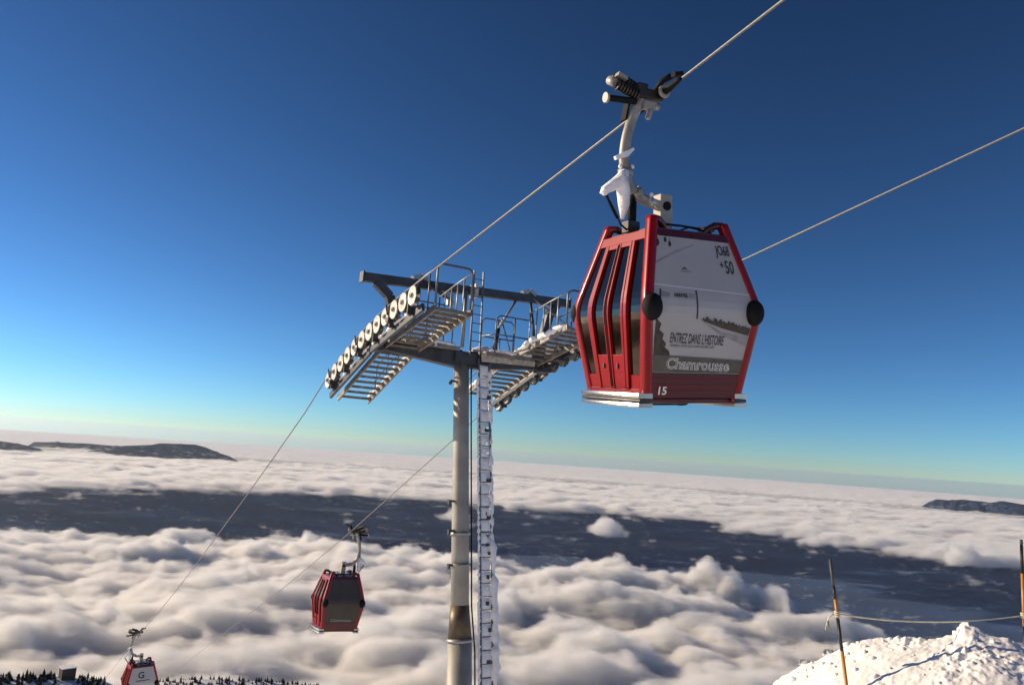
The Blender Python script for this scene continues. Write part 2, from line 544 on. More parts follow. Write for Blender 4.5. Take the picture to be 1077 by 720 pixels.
# conifers along the ridge
m_needle = mat('needles', (0.022, 0.032, 0.024), 0.9, var=0.5, scale=0.8, frost=0.18, fscale=0.9)
m_bark = mat('bark', (0.05, 0.035, 0.025), 0.9)
def conifer(h, w, seed):
    rnd = random.Random(seed)
    c = MB()
    n = 11
    for i in range(n):
        z0 = h * (0.10 + 0.86 * i / n)
        R0 = w * (1 - i / n) ** 0.85 * rnd.uniform(.8, 1.15) + 0.12
        dz = h * 0.16
        k = 11
        ring, tip = [], (rnd.uniform(-.05, .05), rnd.uniform(-.05, .05), z0 + dz)
        for j in range(k * 2):
            an = pi * j / k + rnd.uniform(-.12, .12)
            rad = R0 * (rnd.uniform(.8, 1.2) if j % 2 else rnd.uniform(.3, .55))
            ring.append((rad * cos(an), rad * sin(an), z0 - (0.05 * h if j % 2 else 0) * rnd.uniform(.4, 1.2)))
        vs = ring + [tip, (0, 0, z0 + dz * .25)]
        fs = [(j, (j + 1) % (2 * k), 2 * k) for j in range(2 * k)] + [((j + 1) % (2 * k), j, 2 * k + 1) for j in range(2 * k)]
        c.add(vs, fs)
    t = MB().tube([(0, 0, -.6), (0, 0, h * .4), (0, 0, h * .9)], [h * .02, h * .014, .03], 7)
    return c, t
protos = []
for i, (h, w) in enumerate(((9, 2.9), (7, 2.6), (11, 3.2))):
    c, t = conifer(h, w, i + 3)
    root = empty('conifer_tree')
    c.build('crown', m_needle, root); t.build('trunk', m_bark, root)
    protos.append(root)
used = set()
def plant(px, r, group, label, sc):
    d = ray(px, 712); a = math.atan2(d.x, d.y)
    x, y = r * sin(a), r * cos(a)
    k = random.randrange(3)
    p = protos[k]
    if k in used:
        o = p.copy(); COL.objects.link(o)
        for ch in p.children:
            c = ch.copy(); COL.objects.link(c); c.parent = o
    else:
        o = p; used.add(k)
    o.location = (x, y, gz(x, y) - .3)
    o.rotation_euler = (0, 0, random.uniform(0, 6.28))
    s = sc * random.uniform(.7, 1.2)
    o.scale = (s, s, s)
    tag(o, label, 'tree', group)
for i in range(145):
    px = random.uniform(-8, 112)
    if 60 < px < 82 and random.random() < .8: continue
    plant(px, random.uniform(738, 768), 'conifers on the hump around the dark hut', 'dark conifer on the far hump beside the small dark hut', .52)
for i in range(160):
    px = random.uniform(168, 338)
    plant(px, random.uniform(744, 768), 'conifers on the low ridge right of the farthest gondola', 'small dark conifer on the low ridge right of the farthest gondola', .42)

# hut on the ridge
m_darkwood = mat('dark_timber', (0.03, 0.025, 0.022), .8)
d = ray(70, 713); a = math.atan2(d.x, d.y); hx, hy = 756 * sin(a), 756 * cos(a)
hut = empty('mountain_hut', (hx, hy, gz(hx, hy) - .5)); hut.rotation_euler = (0, 0, -a + .3)
tag(hut, 'small dark square hut with a snowy roof among the conifers', 'hut')
MB().box((0, 0, 4.5), (10.5, 9, 10)).build('wall', m_darkwood, hut)
MB().box((0, 0, 9.85), (11.6, 10.2, .65)).build('roof', m_snow, hut)
for sx in (-2.6, 2.6):
    w_ = MB().box((sx, -4.55, 5.8), (1.6, .12, 1.5)).build('window', mat('hut_pane', (.02, .025, .03), .1), hut)

# ------------------------------------------------------------------ the lift line
AZ = radians(-30.8357)                                 # downhill direction of the line
u_ = Vector((sin(AZ), cos(AZ), 0)); n_ = Vector((cos(AZ), -sin(AZ), 0)); z_ = Vector((0, 0, 1))
G = 5.2117                                             # rope gauge
HEAD = Vector((-1.2749, 19.394, 2.4558))               # centre of the tower head
def T(x, y, z): return HEAD + n_ * x + u_ * y + z_ * z
A0, A1 = radians(8.845), radians(24.636)
WH = []
_p = Vector((0, 0, 0))
for i in range(12):
    WH.append(_p.copy())
    a = A0 + (A1 - A0) * (i + .5) / 11
    _p = _p + Vector((0, cos(a), -sin(a))) * .5
_m = sum(WH, Vector()) / 12
WH = [p - _m for p in WH]
def line_pt(y, dz=0.0):
    """height of the wheel line at y in the tower frame"""
    ys = [p.y for p in WH]; zs = [p.z for p in WH]
    if y < ys[0]: return zs[0] - (y - ys[0]) * tan(A0) + dz
    if y > ys[-1]: return zs[-1] - (y - ys[-1]) * tan(A1) + dz
    return float(np.interp(y, ys, zs)) + dz

m_galv = mat('galvanised_steel', (0.34, 0.34, 0.33), 0.45, metal=0.6, var=0.25, scale=3, bump=.15, frost=0.25, fscale=3)
m_pole = mat('tower_steel', (0.31, 0.30, 0.275), 0.6, metal=0.25, var=0.22, scale=1.6, bump=.2, bscale=25, frost=0.12, fscale=2)
m_dark = mat('dark_steel', (0.055, 0.058, 0.065), 0.5, metal=0.4, var=0.3, scale=4, bump=.15, frost=0.12, fscale=4)
m_tread = mat('catwalk_steel', (0.21, 0.195, 0.175), 0.6, metal=0.3, var=0.3, scale=5, bump=.2, frost=0.3, fscale=4)
m_rail = mat('railing_steel', (0.13, 0.14, 0.16), 0.45, metal=0.6, var=0.3, frost=0.18, fscale=6)
m_tyre = mat('sheave_rubber', (0.045, 0.045, 0.045), 0.8, frost=0.42, fscale=9)
m_disc = mat('sheave_disc', (0.50, 0.47, 0.42), 0.6, metal=0.1, var=0.3, scale=7, frost=0.45, fscale=9)
m_rime = mat('rime', (0.84, 0.85, 0.88), 0.8, var=0.06, scale=8, bump=0.9, bscale=22, spec=.2)
m_rope = mat('wire_rope', (0.20, 0.195, 0.185), 0.5, metal=0.3, var=0.2, scale=30)
m_black = mat('black_rubber', (0.008, 0.008, 0.009), 0.75, var=.3, spec=.2)

# ropes: strands lie in the mesh as a gentle twist
def rope_mesh(pts, r):
    mb = MB()
    P = [Vector(p) for p in pts]
    dense, acc = [], 0.0
    for i in range(len(P) - 1):
        L = (P[i + 1] - P[i]).length
        near = min(P[i].length, P[i + 1].length)
        k = max(1, int(L / max(.05, near * .006)))
        for j in range(k): dense.append(P[i].lerp(P[i + 1], j / k))
    dense.append(P[-1])
    n = 12
    vs, fs = [], []
    t0 = (dense[1] - dense[0]).normalized()
    for i, p in enumerate(dense):
        t = (dense[min(i + 1, len(dense) - 1)] - dense[max(i - 1, 0)]).normalized()
        s = t.cross(z_).normalized(); uu = s.cross(t)
        if i: acc += (dense[i] - dense[i - 1]).length
        for k in range(n):
            an = 2 * pi * k / n + acc * 9.0
            rr_ = r * (1.0 + (0.02 if k % 2 else -0.02))
            vs.append(p + (s * cos(an) + uu * sin(an)) * rr_)
    for i in range(len(dense) - 1):
        for k in range(n):
            l = (k + 1) % n
            fs.append((i * n + k, i * n + l, (i + 1) * n + l, (i + 1) * n + k))
    return mb.add(vs, fs, True)
def lower_rope(E, obs):
    """span below the tower: photo points at the distances of the sagging line"""
    out = []
    for (px, py, s) in obs:
        d = ray(px, py)
        # meet the vertical plane of this rope
        k = (E.dot(n_)) / d.dot(n_)
        out.append(d * k)
    return out
rope_top = 0.25
RA = [T(-G / 2, p.y, p.z + rope_top) for p in WH]
BX, BZ = .12, -.16                                     # the right train sits a little lower and farther out
RB = [T(G / 2 + BX, p.y, p.z + BZ + rope_top) for p in WH]
up_dir = -(u_ * cos(radians(10.192)) - z_ * sin(radians(10.192)))
def upper(P0): return [P0 + up_dir * s for s in (60, 30, 18, 12, 9, 7, 5, 3.5, 2, 1, .5)]
LA = lower_rope(RA[-1], [(321, 433.3, 0), (285, 485, 0), (250.8, 532.6, 0), (218, 577, 0), (185.5, 620.6, 0), (165, 645.5, 0), (148.5, 664, 0), (115, 708, 0)])
LB = lower_rope(RB[-1], [(500, 440, 0), (476.4, 462.2, 0), (426, 507.7, 0), (398, 532.8, 0), (369.5, 558.3, 0), (301, 615.6, 0), (240.7, 661.5, 0), (173, 714, 0)])
def beyond(L):
    d = (L[-1] - L[-2]).normalized()
    return L + [L[-1] + d * 20, L[-1] + d * 45]
LA, LB = beyond(LA), beyond(LB)
ra = rope_mesh(upper(RA[0]) + RA + LA, .018).build('haul_rope', m_rope)
tag(ra, 'steel haul rope carrying the large red gondola over the left wheels of the tower', 'rope')
UB = lower_rope(RB[0], [(1077, 135, 0), (930, 203.7, 0), (782, 273, 0)])
_d = (UB[0] - UB[2]).normalized()
UB = [UB[0] + _d * 50, UB[0] + _d * 20] + UB
rb = rope_mesh(UB + RB + LB, .018).build('haul_rope', m_rope)
tag(rb, 'steel haul rope passing behind the large gondola to the small gondola left of the pole', 'rope')

# ------------------------------------------------------------------ lift tower
pole_top = T(0, 0, -.25)
pole_dir = (-z_ - u_ * 0.1505).normalized()
BASE_S = 12.0
base = pole_top + pole_dir * BASE_S
tower = empty('lift_tower', base)
tag(tower, 'tall steel gondola lift tower with rimed ladder, wheel trains and catwalks', 'lift tower')
RT = Matrix((n_, u_, z_)).transposed().to_4x4()
tower.matrix_world = Matrix.Translation(base) @ RT
_off = tower.matrix_world.inverted()
def shift(mb):
    mb.v = [tuple((_off @ T(*p))) for p in mb.v]
    return mb
def tpart(mb, name, m, parent=tower, bevel=0.0):
    return shift(mb).build(name, m, parent, bevel=bevel)
pl = Vector((pole_dir.dot(n_), pole_dir.dot(u_), pole_dir.z))
PT = Vector((0, 0, -.25))
def PP(s): return PT + pl * s
pole = tpart(MB().tube([PP(s) for s in (0, 2, 4, 6.0)], [.195, .2, .21, .22], 28), 'pole', m_pole)
tpart(MB().tube([PP(s) for s in (5.98, 6.72)], [.222, .285], 28), 'cone', mat('worn_cone_steel', (.13, .10, .07), .5, metal=.5, var=.4, scale=3), pole)
tpart(MB().tube([PP(s) for s in (6.715, 9, 12.2)], [.29, .30, .31], 28), 'lower_pole', m_pole, pole)
for s in (4.3, 5.03, 6.73):
    tpart(MB().tube([PP(s), PP(s + .07)], [.255 if s < 6 else .31] * 2, 28), 'collar', m_galv, pole)
for s, sd in ((.55, -1), (4.25, -1), (5.05, -1), (3.55, -1)):
    c = PP(s) + Vector((sd * .27, -.06, 0))
    tpart(MB().box(c, (.13, .05, .05)).box(c + Vector((sd * .07, 0, -.03)), (.05, .09, .12)), 'bracket', m_dark, pole)
tpart(MB().tube([PP(.1) + Vector((.22, -.12, 0)), PP(3) + Vector((.235, -.12, 0)), PP(6) + Vector((.25, -.13, 0)), PP(7) + Vector((.34, -.13, 0)), PP(11.5) + Vector((.36, -.14, 0))], .018, 6), 'cable', m_black, pole)

# ladder with ice between the rungs
def LP(s, x): return PP(s) + Vector((x, -.30, 0))
lad = MB()
x0, x1 = .34, .66
for x in (x0, x1):
    lad.beam(LP(-.1, x), LP(11.6, x + .10), .045, .05, up=(0, 1, 0))
ladder = None
rg = lad
for i in range(39):
    s = .05 + i * .3
    dx = .1 * s / 11.6
    rg.tube([LP(s, x0 + dx), LP(s, x1 + dx)], .014, 6)
ladder = tpart(lad, 'ladder', m_rail)
for i in range(38):
    ice = MB()
    s = .05 + i * .3 + .022
    dx = .1 * s / 11.6
    nx, nz = 7, 7
    a_, b_ = x0 + .03, x1 - .03
    hole = random.choice([None, None, None, (random.uniform(.6, .98), random.uniform(.1, .9), random.uniform(.10, .2))])
    vs, fs = [], []
    for j in range(nz):
        for k in range(nx):
            f, g = k / (nx - 1), j / (nz - 1)
            q = LP(s + g * .262, a_ + (b_ - a_) * f + dx)
            bulge = .035 * (1 - (2 * f - 1) ** 2) * (1 - (2 * g - 1) ** 4) * random.uniform(.7, 1.2)
            vs.append(q + Vector((random.uniform(-1, 1) * .004, -bulge + .01, random.uniform(-1, 1) * .005)))
    for j in range(nz - 1):
        for k in range(nx - 1):
            f, g = (k + .5) / (nx - 1), (j + .5) / (nz - 1)
            if hole and math.hypot((f - hole[0]), (g - hole[1])) < hole[2]: continue
            fs.append((j * nx + k, j * nx + k + 1, (j + 1) * nx + k + 1, (j + 1) * nx + k))
    ice.add(vs, fs, True)
    tpart(ice, 'ice_panel', m_rime, ladder)

cr = MB()
cr.crust([LP(.2, x1 + .02), LP(4, x1 + .05), LP(4.6, x1 + .07)], .09, .09, 0)
cr.crust([LP(4.4, x1 + .06), LP(6, x1 + .12), LP(11.5, x1 + .16)], .17, .12, 0)
cr.crust([LP(.2, x0 - .02), LP(4, x0 + .01), LP(11.5, x0 + .05)], .06, .06, 0)
tpart(cr, 'rime_crust', m_rime, ladder)
for s in (.9, 1.75, 3.0, 3.9, 4.55, 4.75, 5.3, 5.9, 6.5, 7.2, 8.0):
    tpart(MB().box(LP(s, x0 + .24 + random.uniform(-.03, .06)) + Vector((0, -.03, 0)), (random.uniform(.06, .13), .04, random.uniform(.05, .11))), 'clamp_plate', m_dark, ladder)

# cross-arm: box beam tapering to both wheel trains
arm = MB()
for sd in (-1, 1):
    arm.beam((sd * .10, 0, -.20), (sd * 2.32, 0, -.10), .40, .46, w2=.26, h2=.22)
arm.box((0, 0, -.16), (.62, .52, .30))
crossarm = tpart(arm, 'crossarm', m_dark, bevel=.015)
tpart(MB().crust([(-2.2, 0, .02), (-1.2, 0, .04), (-.3, 0, .07)], .22, .1, 0), 'snow_cap', m_rime, crossarm)
tpart(MB().crust([(.3, 0, .07), (1.2, 0, .04), (2.2, 0, .02)], .22, .1, 0), 'snow_cap', m_rime, crossarm)

# lifting gantry above: long beam, splayed legs, braces
Lb, Rb = Vector((-2.86, 0, 1.49)), Vector((3.24, 0, 1.80))
gb = MB().beam(Lb, Rb, .20, .22)
for e, d_ in ((Lb, -1), (Rb, 1)):
    gb.box(e + Vector((d_ * .02, 0, 0)), (.05, .26, .28))
gantry = tpart(gb, 'gantry_beam', m_dark, bevel=.012)
c_ = Lb.lerp(Rb, .505)
tpart(MB().box(c_, (.10, .30, .36)), 'splice_flange', mat('white_flange', (.6, .6, .58), .5, frost=.3), gantry)
for f in (.245, .78):
    c = Lb.lerp(Rb, f) + Vector((0, -.04, .14))
    tpart(MB().beam(c + Vector((-.22, 0, -.02)), c + Vector((.0, 0, .08)), .16, .1).beam(c + Vector((0, 0, .08)), c + Vector((.2, 0, -.03)), .16, .1), 'brace_fitting', m_galv, gantry)
def leg(a, b, c):
    mb = MB().beam(a, b, .20, .22, up=(0, 1, 0)).beam(b + (a - b) * .02, c, .22, .20, up=(0, 1, 0))
    return tpart(mb, 'gantry_leg', m_dark, bevel=.01)
leg(Vector((-2.52, 0, 1.42)), Vector((-2.13, 0, 1.12)), Vector((-1.76, 0, .02)))
leg(Vector((2.86, 0, 1.70)), Vector((2.62, 0, 1.35)), Vector((2.30, 0, -.05)))
tpart(MB().tube([(-2.25, .1, 1.38), (-1.95, .12, 1.15), (-2.3, .14, .45)], .06, 8), 'gusset', m_rime)
def brace(a, b, m, r=.035): tpart(MB().tube([a, b], r, 8), 'brace', m)
brace((-1.36, -.05, 1.70), (-.75, -.35, 1.28), m_dark, .05)
brace((-.75, -.35, 1.28), (-.55, -.45, 1.12), m_galv, .03)
brace((1.55, 0, 1.66), (1.0, -.05, .75), m_galv, .035)
brace((1.0, -.05, .75), (.9, -.08, .12), m_dark, .06)
brace((1.93, -.04, 1.80), (3.18, -.5, .95), m_galv, .035)
brace((2.02, .06, 1.70), (2.32, .08, .3), m_dark, .04)

# wheel trains
def train(sd):
    x = sd * G / 2 + (BX if sd > 0 else 0)
    oz = BZ if sd > 0 else 0.0
    WH = [p + Vector((0, 0, oz)) for p in globals()['WH']]
    bz = .0 if sd > 0 else .33
    tb = MB()
    for i0, i1 in ((0, 5), (6, 11)):
        a, b = WH[i0], WH[i1]
        a = a + Vector((0, -.22, .08 if i0 == 0 else .05)); b = b + Vector((0, .22, -.06))
        tb.beam((x - sd * .13, a.y, a.z - bz), (x - sd * .13, b.y, b.z - bz), .07, .17 if sd < 0 else .11)
    frame = tpart(tb, 'train_beam', m_dark, bevel=.008)
    for j in range(6):
        a, b = WH[2 * j], WH[2 * j + 1]
        d = (b - a).normalized()
        rk = MB().beam((x - sd * .085, a.y - d.y * .1, a.z - d.z * .1), (x - sd * .085, b.y + d.y * .1, b.z + d.z * .1), .03, .11)
        c = (a + b) / 2
        rk.beam((x - sd * .085, c.y, c.z + .02), (x - sd * .085, c.y, c.z - (bz or .12)), .045, .24 if sd < 0 else .12)
        rk.tube([(x - sd * .02, c.y, c.z - .1), (x - sd * .17, c.y, c.z - .1)], .04, 8)
        tpart(rk, 'rocker_arm', m_dark, frame)
        if j in (1, 3, 5):
            k = MB().box((x + sd * .08, c.y, c.z - .16), (.04, .16, .10)).tube([(x + sd * .09, c.y, c.z - .05), (x + sd * .13, c.y + .05, c.z + .18)], .022, 6)
            tpart(k, 'rope_catcher', m_dark, frame)
    if sd < 0: tpart(MB().crust([(x - sd * .13, p.y, p.z - .22) for p in WH[1:11:3]], .10, .07, 0), 'snow_crust', m_rime, frame)
    cb = MB().box((x - sd * .22, 0, -.14), (.26, .5, .26)).box((x - sd * .20, -.35, -.05), (.12, .3, .2))
    tpart(cb, 'pivot_block', m_dark, frame, bevel=.015)
    for i, p in enumerate(WH):
        c = Vector((x, p.y, p.z)); ax = Vector((sd, 0, 0))
        w = tpart(MB().lathe([(.10, -.050), (.215, -.050), (.232, -.038), (.222, 0), (.232, .038), (.215, .050), (.10, .050)], c, ax, 24), 'sheave', m_tyre)
        dm = MB().lathe([(.218, .0515), (.212, .062), (.13, .053), (.07, .056), (.065, .075), (.03, .078)], c, ax, 22)
        tpart(dm, 'disc', m_disc, w)
        tpart(MB().lathe([(.05, .079), (.05, .10), (.022, .104)], c, ax, 10), 'hub', m_dark, w)
        bk = MB().lathe([(.195, -.0505), (.192, -.06), (.06, -.056), (.055, -.085)], c, ax, 22)
        tpart(bk, 'back_disc', m_galv, w)
train(-1); train(1)

# catwalks: two flights beside each train
def catwalk(sd, flights):
    for y0, y1, xi, xo, dz in flights:
        st = MB()
        xi_, xo_ = sd * xi, sd * xo
        zs = lambda y: line_pt(y) + dz
        for x in (xi_, xo_):
            st.beam((x, y0, zs(y0)), (x, y1, zs(y1)), .045, .14)
        cw = tpart(st, 'catwalk', m_tread)
        tr = MB()
        n = int(abs(y1 - y0) / .29)
        for i in range(n + 1):
            y = y0 + (y1 - y0) * (i + .5) / (n + 1)
            tr.box(((xi_ + xo_) / 2, y, zs(y) + .01), (abs(xo_ - xi_) - .05, .25, .045))
            tr.box(((xi_ + xo_) / 2, y - .11, zs(y) - .015), (abs(xo_ - xi_) - .05, .015, .045))
        tpart(tr, 'treads', m_tread, cw)
        sn = MB()
        sn.crust([(xi_ - sd * .01, y0 + .1, zs(y0 + .1) + .06), (xi_ - sd * .02, (y0 + y1) / 2, zs((y0 + y1) / 2) + .06), (xi_, y1 - .1, zs(y1 - .1) + .05)], .13, .11, 0)
        for i in range(5):
            y = y0 + (y1 - y0) * random.uniform(.1, .9)
            sn.ball((xi_ + sd * random.uniform(-.03, .06), y, zs(y) + .07), (random.uniform(.05, .1), random.uniform(.08, .16), random.uniform(.05, .09)), 10, 6)
        tpart(sn, 'snow_crust', m_rime, cw)
FL = [(-2.84, .02, 1.30, 2.16, -.22), (.12, 3.0, 1.32, 2.20, -.26)]
catwalk(-1, FL)
catwalk(1, [(a, min(b, 2.2), c, d + .1, e + .06) for a, b, c, d, e in FL])

# railings
def rail(pts, name='guard_rail', r=.018, m=m_rail):
    mb = MB()
    for p in pts: mb.tube(p, r, 8)
    return tpart(mb, name, m)
def zc(y, d=-.22): return line_pt(y) + d
for sd in (-1, 1):
    x, xo = sd * 1.30, sd * 2.16
    e = -2.78
    # end hoop across the upper landing
    rail([[(x, e, zc(e)), (x, e, zc(e) + .86), (x + sd * .05, e - .02, zc(e) + .95), (x + sd * .14, e - .03, zc(e) + .98), (xo - sd * .05, e - .02, zc(e) + .98), (xo, e, zc(e) + .90), (xo, e, zc(e))]], r=.026)
    ys = np.linspace(-2.7, -1.15, 6)
    rail([[(x, y, zc(y)), (x, y, zc(y) + .92)] for y in ys[1:]] + [[(x, y, zc(y) + .92) for y in (-2.78, -2, -1.1)]], m=m_galv)
    rail([[(xo, y, zc(y)), (xo, y, zc(y) + .92)] for y in ys[1::2]] + [[(xo, y, zc(y) + .92) for y in (-2.78, -2, -1.1)]])
    rail([[(x, y, zc(y)), (x, y, zc(y) + .8)] for y in (.35, 1.1, 1.85, 2.6)] + [[(x, y, zc(y, -.26) + .8) for y in (.3, 1.5, 2.7)], [(x, y, zc(y, -.26) + .42) for y in (.3, 1.5, 2.7)]], r=.016)
    # deck beside the pole with hoop railings
    dk = MB()
    zd = .02 if sd < 0 else .0
    for k in range(4):
        dk.box((sd * 1.12, -.52 + k * .15, zd), (1.50, .12, .04))
    dk.beam((sd * .38, -.60, zd - .03), (sd * 1.86, -.60, zd - .03), .04, .10)
    dk.beam((sd * .38, .02, zd - .03), (sd * 1.86, .02, zd - .03), .04, .10)
    deck = tpart(dk, 'deck', m_tread)
    tpart(MB().crust([(sd * .5, -.58, zd + .06), (sd * 1.8, -.58, zd + .06)], .1, .08, 0), 'snow_crust', m_rime, deck)
    H = 1.0
    for yy, xa, xb in ((-.60, .62, 1.75), (.05, .55, 1.55)):
        rail([[(sd * xa, yy, zd), (sd * xa, yy, zd + H - .1), (sd * (xa + .1), yy, zd + H), (sd * (xb - .1), yy, zd + H), (sd * xb, yy, zd + H - .1), (sd * xb, yy, zd)],
              [(sd * xa, yy, zd + .5), (sd * xb, yy, zd + .5)], [(sd * (xa + xb) / 2, yy, zd), (sd * (xa + xb) / 2, yy, zd + H)]])
    rail([[(sd * .62, -.6, zd + .5), (sd * .55, .05, zd + .5)], [(sd * 1.25, -.35, zd + .12), (sd * 1.1, .0, zd + 1.05)]], r=.018, m=m_galv)
# soffit panel under the right deck, pale with rime
tpart(MB().beam((.42, -.30, -.12), (2.05, -.30, -.06), .06, .20).beam((.4, .25, -.34), (1.5, .25, -.22), .04, .14), 'soffit', m_disc)

# upper ladder from the deck to the gantry
ul = MB()
for x in (.06, .34):
    ul.beam((x, -.32, -.1), (x, -.22, 2.15), .035, .04, up=(0, 1, 0))
for i in range(9):
    ul.tube([(.06, -.31 + i * .011, .05 + i * .235), (.34, -.31 + i * .011, .05 + i * .235)], .013, 6)
tpart(ul, 'upper_ladder', m_rail)
tpart(MB().tube([(-.12, -.2, .1), (-.12, -.2, 1.55)], .05, 8).box((-.62, -.3, 1.25), (.16, .12, .34)), 'junction_box', m_galv)
tpart(MB().box((2.55, -.6, .22), (.3, .6, .42)).box((1.95, -.55, .25), (.35, .3, .5)), 'gear_box', m_dark, bevel=.02)

# ------------------------------------------------------------------ gondolas
m_red = mat('red_paint', (0.27, 0.0035, 0.006), 0.3, var=0.10, scale=2, spec=.35, coat=.2, bump=.03, bscale=9)
m_dred = mat('dark_red_with_shade', (0.07, 0.003, 0.005), 0.4, var=0.15, scale=2, coat=.4)  # darkened red; shade on the end frames is part of this tone
m_glass = mat('tinted_glass', (0.14, 0.105, 0.08), 0.06, metal=1.0, var=0.3, scale=1.5, bump=.06, bscale=2.0)
m_film = mat('dark_window_film', (0.05, 0.040, 0.028), 0.45, var=.3, scale=1.2)
m_chrome = mat('bright_aluminium', (0.50, 0.48, 0.44), 0.24, metal=1.0, var=0.08, scale=2)
m_arm = mat('hanger_steel', (0.33, 0.31, 0.28), 0.5, metal=0.3, var=0.3, scale=5, frost=0.32, fscale=6)
m_beige = mat('beige_plate', (0.36, 0.34, 0.30), 0.5, var=.1, frost=.2)
m_spring = mat('spring_steel', (0.06, 0.05, 0.045), 0.4, metal=.7)
m_ad = mat('printed_panel', (0.43, 0.415, 0.415), 0.38, var=0.05, scale=1.2, coat=.15)
m_ad2 = mat('printed_snow', (0.66, 0.64, 0.63), 0.38, var=0.06, scale=2.5, coat=.15)
m_ink = mat('printed_black', (0.035, 0.03, 0.03), 0.45, var=.3, scale=14)
m_forest = mat('printed_forest', (0.06, 0.044, 0.032), 0.45, var=.5, scale=16)
m_grey = mat('printed_grey', (0.30, 0.285, 0.29), 0.4, var=.2, scale=6)
m_olive = mat('printed_footer', (0.10, 0.092, 0.07), 0.4, var=.25, scale=8)
m_white = mat('white_lettering', (0.75, 0.75, 0.73), 0.4, var=.03)

OX, OY = .182, .012
ZT, ZM, ZB = -1.8896, -2.8549, -3.9681
LU = (.617, .8295, .5495); LN = (.7188, .8787, .6238)   # bottom, middle, top half-widths
def prof(z, L):
    up = L[1] + (L[2] - L[1]) * (z - ZM) / (ZT - ZM)
    dn = L[1] + (L[0] - L[1]) * (z - ZM) / (ZB - ZM)
    k = .07
    h = max(0, min(1, .5 + .5 * (up - dn) / k))
    return up * (1 - h) + dn * h - k * h * (1 - h) + .012
def lu(z): return prof(z, LU)
def ln(z): return prof(z, LN)
def surf(side, f, z, o, absolute=False):
    """a point on one face of the cabin; o = how far it stands proud"""
    if side in ('-x', '+x'):
        s = -1 if side == '-x' else 1
        return Vector((OX + s * (ln(z) + o), OY + (f if absolute else f * lu(z)), z))
    s = -1 if side == '-y' else 1
    return Vector((OX + (f if absolute else f * ln(z)), OY + s * (lu(z) + o), z))
def zsteps(z0, z1):
    n = max(1, int(abs(z1 - z0) / .08))
    return [z0 + (z1 - z0) * i / n for i in range(n + 1)]
def slab(mb, side, f0, f1, z0, z1, o0, o1, nf=1):
    zs = zsteps(z0, z1)
    vs, fs = [], []
    C = nf + 1
    for o in (o1, o0):
        for z in zs:
            for k in range(C):
                vs.append(surf(side, f0 + (f1 - f0) * k / nf, z, o))
    N = len(zs); half = N * C
    for i in range(N - 1):
        for k in range(nf):
            a = i * C + k
            fs.append((a, a + 1, a + C + 1, a + C))
            fs.append((half + a, half + a + C, half + a + C + 1, half + a + 1))
        a, b = i * C, i * C + nf
        fs.append((a, a + C, half + a + C, half + a))
        fs.append((b, half + b, half + b + C, b + C))
    for k in range(nf):
        a = k; fs.append((a, half + a, half + a + 1, a + 1))
        a = (N - 1) * C + k; fs.append((a, a + 1, half + a + 1, half + a))
    return mb.add(vs, fs, False)
def decal_poly(side, pts, o=.006):
    """flat print: polygon of (f, z) points, laid on the panel"""
    mb = MB()
    vs = [surf(side, f, z, o) for f, z in pts]
    return mb.add(vs, [tuple(range(len(vs)))])
_txt = {}
def text_mesh(s, weight=0.0):
    k = (s, weight)
    if k in _txt: return _txt[k]
    cu = bpy.data.curves.new('lettering', 'FONT')
    cu.body = s; cu.size = 1.0; cu.offset = weight; cu.resolution_u = 3
    o = bpy.data.objects.new('lettering', cu); COL.objects.link(o)
    dg = bpy.context.evaluated_depsgraph_get(); dg.update()
    me = bpy.data.meshes.new_from_object(o.evaluated_get(dg))
    V = [tuple(v.co) for v in me.vertices]; Fc = [tuple(p.vertices) for p in me.polygons]
    bpy.data.objects.remove(o); bpy.data.curves.remove(cu); bpy.data.meshes.remove(me)
    _txt[k] = (V, Fc)
    return _txt[k]
def decal_text(side, s, f0, f1, z0, z1, o=.008, weight=0.0, drop=0.0, mir=False):
    """lettering stretched into a box of the panel: f0..f1 across, z0 bottom to z1 top, drop = fall of the baseline"""
    V, Fc = text_mesh(s, weight)
    xs = [v[0] for v in V]; ys = [v[1] for v in V]
    xa, xb, ya, yb = min(xs), max(xs), min(ys), max(ys)
    L0 = ln((z0 + z1) / 2)
    out = []
    for x, y, _ in V:
        t = (x - xa) / (xb - xa)
        if mir: t = 1 - t
        z = z0 + (z1 - z0) * (y - ya) / (yb - ya) - drop * t
        out.append(surf(side, (f0 + (f1 - f0) * t) * L0, z, o, True))
    return MB().add(out, Fc)

